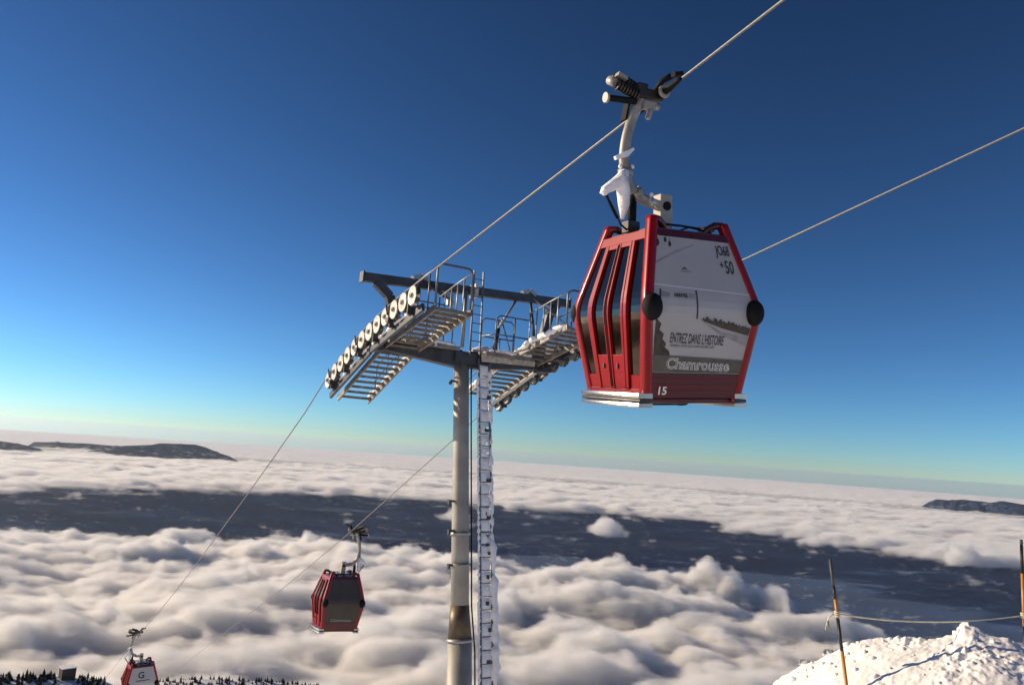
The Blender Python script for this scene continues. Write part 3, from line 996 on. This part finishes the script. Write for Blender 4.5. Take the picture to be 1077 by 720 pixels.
def poster_large(cab, panel):
    S_ = '-y'
    def d(mb, nm, m):
        mb.v = [(v[0], v[1], v[2] + LIFT) for v in mb.v]
        return mb.build(nm, m, panel)
    d(decal_poly(S_, [(-.86, -2.85), (-.78, -2.93), (-.82, -3.02), (-.74, -3.08), (-.77, -3.15), (-.69, -3.2), (-.71, -3.26), (-.64, -3.31), (-.66, -3.36), (-.58, -3.40), (-.56, -3.45), (-.5, -3.5), (-.86, -3.5)]), 'printed_tree', m_forest)
    rnd = random.Random(4)
    d(decal_poly(S_, [(-.09, -3.0), (.02, -3.035), (.35, -3.145), (.87, -3.19), (.87, -3.31), (.62, -3.25), (.3, -3.17), (.05, -3.06)]), 'printed_slope', m_grey)
    crest = []
    for i in range(61):
        f = -.06 + .93 * i / 60
        crest.append((f, -3.0 - .10 * i / 60 + (rnd.uniform(.0, .055))))
    d(decal_poly(S_, [(.87, -3.175)] + [(.35, -3.10), (.0, -3.025)] + crest, .009), 'printed_wood', m_forest)
    d(decal_poly(S_, [(-.86, -3.455), (-.42, -3.458), (.2, -3.468), (.87, -3.49), (.87, -3.655), (-.86, -3.655)], .008), 'footer_band', m_olive)
    d(decal_text(S_, 'JO68', .455, .775, -2.205, -2.03, weight=.012), 'lettering', m_ink)
    d(decal_text(S_, '+', .475, .545, -2.325, -2.25, weight=.02), 'lettering', m_ink)
    d(decal_text(S_, '50', .57, .755, -2.40, -2.225, weight=.012), 'lettering', m_ink)
    d(decal_text(S_, "ENTREZ DANS L'HISTOIRE", -.57, .415, -3.30, -3.175, drop=.012, weight=.006), 'lettering', m_ink)
    d(decal_text(S_, 'RENDEZ-VOUS SUR CHAMROUSSE.COM', -.565, .25, -3.345, -3.315, drop=.006), 'lettering', m_ink)
    d(decal_text(S_, 'Chamrousse', -.62, .63, -3.615, -3.475, .011, weight=.034, drop=.02), 'lettering', m_white)
    d(decal_text(S_, 'Chamrousse', -.615, .625, -3.608, -3.482, .014, weight=-.014, drop=.02), 'lettering', m_olive)
    d(decal_poly(S_, [(.38, -3.637), (.60, -3.640), (.60, -3.650), (.38, -3.647)], .011), 'printed_line', m_grey)
    # start banner between two posts, cable, painted reflection streak, small tram silhouettes and the little crest
    d(slab(MB(), S_, -.782, -.76, -2.97, -2.66, .001, .007), 'banner_post', m_ink)
    d(slab(MB(), S_, -.142, -.122, -3.0, -2.65, .001, .007), 'banner_post', m_ink)
    d(decal_text(S_, 'ARRIVEE', -.54, -.30, -2.75, -2.70, weight=.03), 'lettering', m_ink)
    for a_, b_ in ((-.765, -.62), (-.27, -.135)):
        d(decal_poly(S_, [(a_, -2.695), (b_, -2.695), (b_ + .02, -2.72), (b_, -2.755), (a_, -2.755)]), 'banner_flag', m_grey)
    d(decal_poly(S_, [(-.88, -2.602), (0, -2.625), (.88, -2.650), (.88, -2.662), (0, -2.637), (-.88, -2.614)]), 'cable_and_glint_print', m_white)  # reflection streak across the panel, painted as a white strip
    d(decal_poly(S_, [(-.88, -2.33), (-.45, -2.17), (-.02, -2.05), (-.02, -2.065), (-.45, -2.19), (-.88, -2.35)]), 'cable_and_glint_print', m_grey)
    for f, z, w, h in ((-.85, -2.075, .05, .05), (-.67, -2.03, .032, .035), (-.57, -2.08, .032, .035)):
        d(decal_poly(S_, [(f + w * cos(t * pi / 5), z + h * sin(t * pi / 5)) for t in range(10)]), 'printed_cabin', m_ink)
        d(decal_poly(S_, [(f - .004, z + h * .8), (f + .004, z + h * .8), (f + .004, z + h * 2), (f - .004, z + h * 2)]), 'printed_hanger', m_ink)
    d(decal_poly(S_, [(-.37, -2.405), (-.33, -2.375), (-.29, -2.362), (-.24, -2.402), (-.29, -2.385), (-.33, -2.39)]), 'crest_mark', m_ink)
    d(decal_text(S_, 'CHAMROUSSE', -.38, -.18, -2.425, -2.411), 'lettering', m_ink)
def poster_round(cab, panel):
    S_ = '-y'
    def d(mb, nm, m):
        mb.v = [(v[0], v[1], v[2] + LIFT) for v in mb.v]
        return mb.build(nm, m, panel)
    d(decal_poly(S_, [(.87, -3.2), (.4, -3.1), (-.2, -3.2), (-.86, -3.05), (-.86, -3.65), (.87, -3.65)]), 'printed_slope', m_grey)
    d(decal_text(S_, 'G', -.32, .12, -2.55, -2.2, weight=.02), 'lettering', m_ink)
    d(decal_poly(S_, [(-.42, -2.64), (.46, -2.64), (.46, -2.68), (-.42, -2.68)]), 'printed_line', m_ink)
    d(decal_poly(S_, [(-.3, -2.74), (.1, -2.74), (.1, -2.77), (-.3, -2.77)]), 'printed_line', m_grey)

LIFT = .045
FIXED = {'hanger_arm', 'arm_collar', 'bolt', 'rime_fin', 'rimed_bracket', 'gas_strut', 'door_cable', 'damper', 'grip_body', 'jaw_sleeve', 'jaw_ring', 'spring', 'spring_rod',
         'spring_yoke', 'guide_knob', 'guide_roller', 'roller_cap', 'roller_lever', 'grip_lug', 'guide_plate', 'suspension_block', 'suspension_pin'}
def make_cabin(label, poster, group):
    root = empty('gondola')
    tag(root, label, 'gondola', group)
    def P(mb, nm, m, par=None, bevel=0.0):
        if nm not in FIXED: mb.v = [(v[0], v[1], v[2] + LIFT) for v in mb.v]
        return mb.build(nm, m, par or root, bevel=bevel)
    # shell
    sh = MB()
    zs = zsteps(ZB, ZT)
    vs, fs = [], []
    for z in zs:
        for sx, sy in ((-1, -1), (1, -1), (1, 1), (-1, 1)):
            vs.append((OX + sx * (ln(z) - .05), OY + sy * (lu(z) - .05), z))
    for i in range(len(zs) - 1):
        for k in range(4):
            l = (k + 1) % 4
            fs.append((i * 4 + k, i * 4 + l, i * 4 + 4 + l, i * 4 + 4 + k))
    fs += [(0, 3, 2, 1), tuple(len(vs) - 4 + k for k in range(4))]
    body = P(sh.add(vs, fs), 'body', m_dred)
    # corner pillars, running up past the roof as horns
    for sx in (-1, 1):
        for sy in (-1, 1):
            pm = MB()
            ring = []
            zz = zsteps(ZB - .05, ZT) + [ZT + .06, ZT + .12, ZT + .17]
            vs, fs = [], []
            hw = .062
            for z in zz:
                zc_ = min(max(z, ZB), ZT + .2)
                cx, cy = OX + sx * (prof(zc_, LN) - hw + .022), OY + sy * (prof(zc_, LU) - hw + .022)
                for k in range(12):
                    an = 2 * pi * k / 12 + pi / 12
                    c_, s_ = cos(an), sin(an)
                    q = 1 / max(abs(c_), abs(s_)) * .82 + .18
                    vs.append((cx + hw * c_ * q * .92, cy + hw * s_ * q * .92, z))
            n = 12
            for i in range(len(zz) - 1):
                for k in range(n):
                    l = (k + 1) % n
                    fs.append((i * n + k, i * n + l, (i + 1) * n + l, (i + 1) * n + k))
            fs += [tuple(range(n)), tuple((len(zz) - 1) * n + k for k in range(n))]
            pm.add(vs, fs, True)
            pil = P(pm, 'pillar', m_red)
            zh = ZT + .14
            cx, cy = OX + sx * (ln(ZT) - .08), OY + sy * (lu(ZT) - .08)
            hb = MB().tube([(cx, cy, zh), (cx - sx * .10, cy - sy * .03, zh + .0), (cx - sx * .20, cy - sy * .06, zh - .05), (cx - sx * .26, cy - sy * .08, ZT - .03)], [.05, .05, .042, .035], 8)
            P(hb, 'horn', m_dred, pil)
            zb_ = ZM - .03
            bc = Vector((OX + sx * (ln(zb_) - .085), OY + sy * (lu(zb_) + .005), zb_))
            P(MB().ball(bc, (.13, .115, .165), 18, 12), 'bumper', m_black)
    # door sides
    for side, sg in (('-x', -1), ('+x', 1)):
        fr = MB()
        slab(fr, side, -.9, .9, ZT - .13, ZT - .005, -.06, .012)
        slab(fr, side, -.9, .9, ZB + .0, ZB + .10, -.06, .012)
        for f in (-.50, .50):
            slab(fr, side, f - .04, f + .04, ZB + .10, ZT - .13, -.06, .03)
        P(fr, 'side_frame', m_red, bevel=.006)
        for f0, f1 in ((-.87, -.53), (.53, .87)):
            P(slab(MB(), side, f0, f1, ZB + .27, ZT - .13, -.06, -.012), 'side_window', m_glass)
            P(slab(MB(), side, f0, f1, ZB + .10, ZB + .27, -.06, .0), 'sill_panel', m_red)
        for s_ in (-1, 1):
            dr = MB()
            slab(dr, side, s_ * .012, s_ * .07, ZB + .10, ZT - .13, -.06, .036)
            slab(dr, side, s_ * .40, s_ * .455, ZB + .10, ZT - .13, -.06, .036)
            slab(dr, side, s_ * .07, s_ * .40, ZT - .19, ZT - .13, -.06, .03)
            slab(dr, side, s_ * .07, s_ * .40, ZB + .10, ZB + .52, -.06, .022)
            door = P(dr, 'door', m_red, bevel=.005)
            P(slab(MB(), side, s_ * .07, s_ * .40, ZB + .52, ZT - .19, -.06, .0), 'door_window', m_glass, door)
            P(slab(MB(), side, s_ * .07, s_ * .40, ZB + .30, ZB + .306, .022, .027), 'panel_groove', m_dred, door)
            P(slab(MB(), side, s_ * .022, s_ * .03, ZB + .12, ZT - .15, .036, .044), 'door_seal', m_black, door)
            hd = surf(side, s_ * .22, ZB + .38, .03)
            P(MB().box(hd, (.02, .03, .06)), 'door_latch', m_dred, door)
        # bowed running board
        stp = []
        for k, (z0, z1, ex) in enumerate(((-4.085, -4.035, .10), (-4.025, -3.985, .085), (-3.975, -3.915, .105))):
            mb = MB(); N = 14; vs, fs = [], []
            for i in range(N + 1):
                t = -1 + 2 * i / N
                y = OY + t * .66
                xo = LN[0] + ex + .07 * (1 - t * t) + .02
                for xx, zz in ((LN[0] - .08, z0), (xo, z0), (xo + .008, (z0 + z1) / 2), (xo, z1), (LN[0] - .08, z1)):
                    vs.append((OX + sg * xx, y, zz))
            for i in range(N):
                for k2 in range(5):
                    l = (k2 + 1) % 5
                    fs.append((i * 5 + k2, i * 5 + l, i * 5 + 5 + l, i * 5 + 5 + k2))
            fs += [tuple(range(5)), tuple(N * 5 + q for q in range(5))]
            stp.append(mb.add(vs, fs))
        step = P(stp[0], 'running_board', m_chrome)
        P(stp[1], 'board_groove', m_dark, step); P(stp[2], 'board_rail', m_chrome, step)
    # end faces
    for side in ('-y', '+y'):
        fr = MB()
        slab(fr, side, -.92, .92, ZT - .085, ZT + .0, -.06, .014, 2)
        P(fr, 'header', m_dred)
        fr = MB()
        slab(fr, side, -.92, .92, ZB, ZB + .30, -.06, .010, 2)
        ef = P(fr, 'lower_panel', m_dred)
        g_ = MB()
        for z in (ZB + .075, ZB + .15, ZB + .225):
            slab(g_, side, -.88, .88, z, z + .008, .010, .016)
        P(g_, 'ribs', m_red, ef)
        if side == '-y' and poster:
            pn = P(slab(MB(), side, -.91, .91, ZB + .305, ZT - .09, -.06, .0, 4), 'poster_panel', m_ad)
            poster(root, pn)
            P(decal_text('-y', '15', -.755, -.59, -3.93, -3.83, .022, weight=.03), 'number', m_white, ef)
        else:
            gp = P(slab(MB(), side, -.91, .91, ZB + .305, ZT - .09, -.06, -.004, 2), 'end_window', m_film)
            P(slab(MB(), side, -.9, .9, ZM - .03, ZM - .0, .0, .008, 2), 'window_bar', m_dred, gp)
            P(decal_text(side, 'Chamrousse', -.55, .55, -3.62, -3.50, .012, weight=.01, mir=(side == '+y')), 'lettering', m_grey, gp)
    # roof and floor
    rf = MB().box((OX, OY, ZT + .0), (2 * LN[2] - .1, 2 * LU[2] - .1, .05))
    roof = P(rf, 'roof', m_dred)
    gear = MB()
    for sy in (-1, 1):
        y = OY + sy * .38
        gear.tube([(OX - .5, y, ZT + .10), (OX, y * .9, ZT + .115), (OX + .5, y, ZT + .09)], .015, 6)
        gear.tube([(OX - .1, y, ZT + .03), (OX + .1, y, ZT + .10), (OX + .42, y + .05 * sy, ZT + .05)], .012, 6)
    P(gear, 'roof_rod', m_black, roof)
    P(MB().box((OX + .33, OY - .36, ZT + .09), (.09, .08, .08)).box((OX - .36, OY - .34, ZT + .06), (.08, .08, .07)), 'rod_bracket', m_beige, roof)
    P(MB().tube([(OX + .38, OY - .38, ZT + .03), (OX + .38, OY - .28, ZT + .03)], .055, 12).ball((OX - .42, OY - .3, ZT + .07), (.07, .07, .06)), 'roof_roller', m_black, roof)
    P(MB().crust([(OX - .4, OY - .1, ZT + .04), (OX + .4, OY + .05, ZT + .04)], .16, .06, 0), 'roof_snow', m_rime, roof)
    fl = MB().box((OX, OY, ZB - .035), (2 * LN[0] - .04, 2 * LU[0] - .04, .07))
    floor = P(fl, 'floor', m_dred, bevel=.02)
    P(MB().box((OX, OY, ZB - .09), (.5, .34, .05)).ball((OX - .05, OY - .45, ZB - .075), (.10, .08, .03)), 'floor_plate', m_black, floor)
    # suspension block and hanger
    P(MB().box((.145, OY, -1.57), (.19, .17, .60)), 'suspension_block', m_beige, bevel=.012)
    P(MB().tube([(.145, -.09, -1.43), (.145, .10, -1.43)], .06, 14), 'suspension_pin', m_black)
    path = [(-.24, 0, .0), (-.29, 0, -.14), (-.39, 0, -.38), (-.465, 0, -.65), (-.485, 0, -.91), (-.44, 0, -1.12), (-.34, 0, -1.27), (-.2, 0, -1.355), (-.03, 0, -1.40), (.11, 0, -1.43)]
    # smooth the bend
    pts = []
    for i in range(len(path) - 1):
        p0, p1 = Vector(path[max(i - 1, 0)]), Vector(path[i]); p2, p3 = Vector(path[i + 1]), Vector(path[min(i + 2, len(path) - 1)])
        for j in range(4):
            t = j / 4
            pts.append(.5 * ((2 * p1) + (p2 - p0) * t + (2 * p0 - 5 * p1 + 4 * p2 - p3) * t * t + (3 * p1 - p0 - 3 * p2 + p3) * t ** 3))
    pts.append(Vector(path[-1]))
    hang = P(MB().tube(pts, [.075 if i < 3 else .07 for i in range(len(pts))], 14), 'hanger_arm', m_arm)
    P(MB().tube([Vector((-.475, 0, -1.0)), Vector((-.455, 0, -1.10))], .095, 14).tube([Vector((-.32, 0, -1.285)), Vector((-.25, 0, -1.33))], .10, 14), 'arm_collar', m_arm, hang)
    P(MB().ball((-.56, -.03, -.99), .03).ball((-.40, -.06, -.98), .028).ball((-.1, -.07, -1.31), .03), 'bolt', m_rime, hang)
    P(MB().beam((-.66, -.05, -.90), (-.50, -.05, -.83), .05, .045, w2=.07, h2=.075).beam((-.50, -.05, -.83), (-.38, -.05, -.74), .07, .075, w2=.03, h2=.03), 'rime_fin', m_rime, hang)
    rk = MB().tube([(-.50, -.06, -1.04), (-.56, -.06, -1.17), (-.68, -.05, -1.24), (-.80, -.04, -1.33), (-.825, -.04, -1.38)], [.05, .10, .075, .06, .04], 10)
    rk.tube([(-.56, -.06, -1.14), (-.53, -.07, -1.30), (-.53, -.07, -1.50), (-.545, -.07, -1.66)], [.09, .095, .07, .03], 10)
    rk.v = [(v[0] + random.uniform(-.012, .012), v[1] + random.uniform(-.012, .012), v[2] + random.uniform(-.012, .012)) for v in rk.v]
    P(rk, 'rimed_bracket', m_rime, hang)
    P(MB().tube([(-.80, -.04, -1.36), (-.60, -.04, -1.66)], .022, 8), 'gas_strut', m_black)
    P(MB().tube([(-.60, -.04, -1.66), (-.56, -.05, -1.74), (-.44, -.06, -1.82), (-.30, -.06, -1.86)], .013, 6), 'door_cable', m_black)
    P(MB().tube([(-.36, -.02, -1.34), (-.365, -.02, -1.42)], .04, 10).tube([(-.365, -.02, -1.42), (-.37, -.02, -1.74)], .058, 12), 'damper', m_black)
    P(MB().box((-.38, -.02, -1.80), (.18, .14, .14)), 'damper_foot', m_spring)
    # grip
    gp = P(MB().box((-.10, 0, .0), (.30, .22, .13)).box((-.27, 0, .03), (.16, .20, .20)), 'grip_body', m_spring, bevel=.02)
    ud = Vector((0, -cos(radians(10.2)), sin(radians(10.2))))
    P(MB().tube([ud * -.42, ud * -.30, ud * .25, ud * .30, ud * .46, ud * .52], [.030, .046, .05, .050, .034, .024], 12), 'jaw_sleeve', m_black, gp)
    P(MB().tube([ud * .16, ud * .20], .085, 14), 'jaw_ring', m_beige, gp)
    def coil(a, b, R_, turns):
        a, b = Vector(a), Vector(b); ax = (b - a).normalized(); s = ax.cross(Vector((0, 1, 0))).normalized(); q = ax.cross(s)
        N = turns * 12
        return [a + (b - a) * (i / N) + (s * cos(2 * pi * i / 12) + q * sin(2 * pi * i / 12)) * R_ for i in range(N + 1)]
    for a, b in (((-.66, -.06, .05), (-.32, -.06, -.045)), ((-.52, .07, .19), (-.18, .07, .06))):
        P(MB().tube(coil(a, b, .062, 8), .017, 6), 'spring', m_spring, gp)
        P(MB().tube([a, b], .03, 8), 'spring_rod', m_black, gp)
    P(MB().tube([(-.67, -.06, .06), (-.70, .05, .13)], .06, 10).box((-.60, .0, .15), (.14, .24, .05), Matrix.Rotation(radians(18), 3, 'Y')), 'spring_yoke', m_arm, gp)
    P(MB().ball((-.62, 0, .17), .055).tube([(-.60, 0, .08), (-.62, 0, .17)], .03, 8), 'guide_knob', m_black, gp)
    rl = P(MB().tube([(-.80, -.05, -.145), (-.36, -.05, -.12)], .042, 12), 'guide_roller', m_black, gp)
    P(MB().tube([(-.825, -.05, -.147), (-.79, -.05, -.145)], .065, 16), 'roller_cap', m_beige, rl)
    P(MB().tube([(-.02, -.02, .08), (.02, -.10, .20), (.08, -.22, .24)], [.05, .04, .045], 8).box((.12, -.28, .245), (.14, .10, .05), Matrix.Rotation(radians(-14), 3, 'Y')), 'roller_lever', m_black, gp)
    P(MB().box((-.16, -.06, -.15), (.18, .10, .09)).ball((-.05, -.10, -.16), .04).beam((-.10, -.05, -.13), (-.17, -.06, -.32), .06, .05), 'grip_lug', m_arm, gp)
    P(MB().box((-.44, .06, -.24), (.03, .12, .24), Matrix.Rotation(radians(12), 3, 'Y')), 'guide_plate', m_black, gp)
    return root

GRP = 'red gondolas on the lift'
g1 = make_cabin('large red gondola near the camera with a grey poster of a snowy slope', poster_large, GRP)
MC = Matrix(((.90064338, -.43207391, -.04640721), (.42517227, .89822617, -.11143738), (.08983336, .08063428, .99268730)))
g1.matrix_world = Matrix.Translation((1.6826, 9.356, 4.7299)) @ MC.to_4x4()
g2 = make_cabin('small red gondola with dark glass end hanging left of the tower pole', None, GRP)
g2.matrix_world = Matrix.Translation(LB[4]) @ Matrix.Rotation(-AZ + pi - radians(1), 4, 'Z') @ Matrix.Rotation(radians(1.5), 4, 'X') @ Matrix.Rotation(radians(-3), 4, 'Y')
g3 = make_cabin('farthest red gondola with a pale poster, cut off at the bottom left', poster_round, GRP)
g3.matrix_world = Matrix.Translation(LA[6]) @ Matrix.Rotation(-AZ + radians(4), 4, 'Z') @ Matrix.Rotation(radians(-2), 4, 'Y')

# ------------------------------------------------------------------ snow bank, marker poles, boundary rope
def at(px, py, depth): return ray(px, py) * depth
CR = [(730, 790), (780, 738), (808, 720), (840, 701), (870, 689), (890, 679), (905, 673), (930, 671), (952, 668), (985, 669), (1003, 667), (1014, 657), (1024, 659), (1040, 668), (1060, 672), (1077, 681), (1120, 690), (1200, 700), (1300, 720)]
DC = 8.3
ca_, cz_ = [], []
for px, py in CR:
    d = ray(px, py); hd = math.hypot(d.x, d.y)
    ca_.append(math.atan2(d.x, d.y)); cz_.append(d.z / hd * DC)
ca_s = np.linspace(ca_[0], ca_[-1], 60)
_k = np.interp(ca_s, ca_, cz_)
cz_s = np.convolve(np.pad(_k, 4, mode='edge'), np.ones(9) / 9, 'valid')
def bank_z(a, d):
    cz = np.interp(a, ca_, cz_)
    soft = np.interp(a, ca_s, cz_s)
    wpk = np.exp(-(np.maximum(DC - d, 0) / .22) ** 2)
    cz = cz * wpk + soft * (1 - wpk)
    x, y = d * np.sin(a), d * np.cos(a)
    dd = DC + .35 * fbm(x * .9, y * .9 + 3, 3) * 0
    front = np.maximum(DC - d, 0); back = np.maximum(d - DC, 0)
    z = cz - .30 * front ** 1.15 - .55 * back - .5 * back ** 2 * .3
    rough = sstep(2.2, .2, front) * sstep(1.6, .3, back)
    smooth_zone = sstep(radians(26), radians(31), a + .05 * (DC - d - 1) * 1.0) * sstep(.55, 1.0, front)
    rough = rough * (1 - .85 * smooth_zone) * (.25 + .75 * sstep(-.25, .3, fbm(x * 1.3 + 4, y * 1.3, 3)))
    nz = (.05) * fbm(x * 2.6, y * 3.1, 4, .6) + .036 * fbm(x * 7.5, y * 8.5, 3, .6) + 0.022 * fbm(x * 17, y * 17, 3, .6)
    nz2 = .02 * fbm(x * 4, y * 4, 3)
    return z + nz * rough + nz2, x, y
aa = np.radians(np.linspace(10, 47, 620)); dd_ = np.concatenate([np.linspace(4.2, 6.3, 40, endpoint=False), np.linspace(6.3, 9.0, 230, endpoint=False), np.linspace(9.0, 13, 40)])
A_, D_ = np.meshgrid(aa, dd_)
Z_, X_, Y_ = bank_z(A_, D_)
mb_snow = bpy.data.materials.new('bank_snow')
mb_snow = mat('bank_snow', (0.86, 0.85, 0.85), .75, var=.03, scale=2, bump=.22, bscale=30, spec=.25)
bank = grid_object('snow_bank', X_, Y_, Z_, mb_snow)
tag(bank, 'bank of broken snow lumps sunlit at the bottom right', 'snow bank')
# loose lumps lying in the bank
lump = MB()
rnd = random.Random(21)
for i in range(120):
    a = radians(rnd.uniform(15, 38)); d = rnd.choice([rnd.gauss(DC - .15, .2), rnd.uniform(7.0, 8.4)])
    z, x, y = [float(v) for v in bank_z(np.array(a), np.array(d))]
    r = rnd.uniform(.007, .028) * (1.5 if rnd.random() < .12 else 1)
    o0 = len(lump.v)
    lump.ball((x, y, z - r * .1), (r * rnd.uniform(.7, 1.4), r * rnd.uniform(.7, 1.3), r * rnd.uniform(.6, 1.2)), 7, 5)
    for q in range(o0, len(lump.v)):
        v = Vector(lump.v[q]); c = Vector((x, y, z))
        v = c + (v - c) * rnd.uniform(.75, 1.25)
        lump.v[q] = tuple(v)
    for q in range(len(lump.sm) - 1, len(lump.sm) - 1 - 40, -1): pass
lump.sm = [True] * len(lump.sm)
lm = lump.build('snow_lumps', mb_snow, bank); tag(lm, kind='stuff')
# the peak on the crest
pk = MB()
c = at(1017, 664, 8.15)
pk.ball(c + Vector((0, 0, -.01)), (.085, .09, .10), 12, 9).ball(c + Vector((.10, .0, -.04)), (.09, .08, .07), 10, 7).ball(c + Vector((-.08, 0, -.06)), (.08, .08, .06), 10, 7)
for q in range(len(pk.v)):
    v = pk.v[q]; pk.v[q] = (v[0] + .022 * rnd.uniform(-1, 1), v[1] + .02 * rnd.uniform(-1, 1), v[2] + .022 * rnd.uniform(-1, 1))
pk.build('snow_block', mb_snow, bank)
m_rock = mat('dark_rock', (.13, .14, .17), .9, var=.4, scale=9, bump=.5, bscale=12, frost=.7, fscale=6)
def rock(px, py, depth, r, label):
    mb = MB().ball((0, 0, 0), (r * 1.3, r, r * .8), 14, 10)
    mb.v = [tuple(Vector(v) * rnd.uniform(.82, 1.15)) for v in mb.v]
    mb.sm = [False] * len(mb.sm)
    o = mb.build('rock', m_rock, None, at(px, py, depth)); tag(o, label, 'rock')
rock(846, 697, 9.0, .055, 'dark snow-dusted rock low on the left edge of the snow bank')
rock(872, 687, 8.75, .06, 'dark rock peeking over the snow bank beside the striped pole')

m_orange = mat('orange_band', (.50, .22, .04), .5, var=.15, scale=9)
m_pblack = mat('black_band', (.015, .014, .014), .5, var=.3)
m_tip = mat('grey_tip', (.07, .07, .07), .6, var=.2)
def marker_pole(a, b, bands, label, below):
    a, b = Vector(a), Vector(b)
    d = (b - a)
    root = empty('marker_pole', b + d.normalized() * below)
    tag(root, label, 'marker pole', 'striped piste marker poles')
    o = root.location
    r = .0135
    for nm, f0, f1, m in bands:
        MB().tube([a + d * f0 - o, a + d * f1 - o], [r * (1 + .12 * f0), r * (1 + .12 * f1)], 12).build(nm, m, root)
    return root
p1a, p1b = at(873, 588, 7.0), at(890.5, 722, 6.5)
marker_pole(p1a, p1b, [('tip', 0, .22, m_tip), ('black_band', .22, .33, m_pblack), ('orange_band', .33, .48, m_orange), ('black_band', .48, .735, m_pblack), ('orange_band', .735, 1.35, m_orange)],
            'leaning orange and black marker pole standing in the snow bank with a cord', .42)
p2a, p2b = at(1074, 567, 7.2), at(1078.5, 690, 6.9)
marker_pole(p2a, p2b, [('tip', 0, .05, m_tip), ('black_band', .05, .30, m_pblack), ('orange_band', .30, .75, m_orange), ('black_band', .75, 1.1, m_pblack)],
            'marker pole cut by the right edge of the picture, black above orange', .1)
m_cord = mat('pale_cord', (.74, .68, .48), .7, var=.15, scale=20)
e1 = p1a + (p1b - p1a) * .445; e2 = p2a + (p2b - p2a) * .66
pts = []
for i in range(41):
    t = i / 40
    p = e1.lerp(e2, t); p.z -= .085 * 4 * t * (1 - t) * .75
    pts.append(p)
cordm = MB().tube(pts, .0068, 8)
for e in (e1, e2):
    ax = (p1b - p1a).normalized()
    for k in range(3):
        cordm.tube([e + ax * (k * .018 - .018) + Vector((cos(q * pi / 6), sin(q * pi / 6), 0)) * .021 for q in range(12)], .007, 6, closed=True)
tag(cordm.build('boundary_rope', m_cord), 'pale rope sagging between the two striped marker poles', 'rope')
tl = MB().tube([e1 + Vector((-.03, 0, 0)), e1 + Vector((-.075, 0, -.03)), e1 + Vector((-.085, 0, -.07))], .006, 6)
tail = tl.build('rope_tail', m_cord); tag(tail, 'loose rope end with a small clip hanging beside the leaning marker pole', 'rope end')
kn = e1 + Vector((-.085, 0, -.10))
MB().tube([kn + Vector((0, 0, .035)), kn, kn + Vector((.006, 0, -.045))], [.010, .018, .013], 8).box(kn + Vector((-.01, 0, -.03)), (.02, .02, .03)).build('clip', mat('grey_clip', (.3, .29, .26), .5), tail)

# ------------------------------------------------------------------ air over the cloud sea
mh = bpy.data.materials.new('air')
mh.use_nodes = True
t = mh.node_tree
t.nodes.clear()
ho = t.nodes.new('ShaderNodeOutputMaterial')
pv = t.nodes.new('ShaderNodeVolumePrincipled')
pv.inputs['Color'].default_value = (0.74, 0.86, 1.0, 1)
pv.inputs['Density'].default_value = 6e-6
pv.inputs['Anisotropy'].default_value = 0.6
t.links.new(pv.outputs[0], ho.inputs['Volume'])
haze = MB().box((0, 0, -1338), (220000, 220000, 2730)).build('haze', mh)
tag(haze, 'pale blue air thickening over the distant clouds', 'haze', kind='stuff')
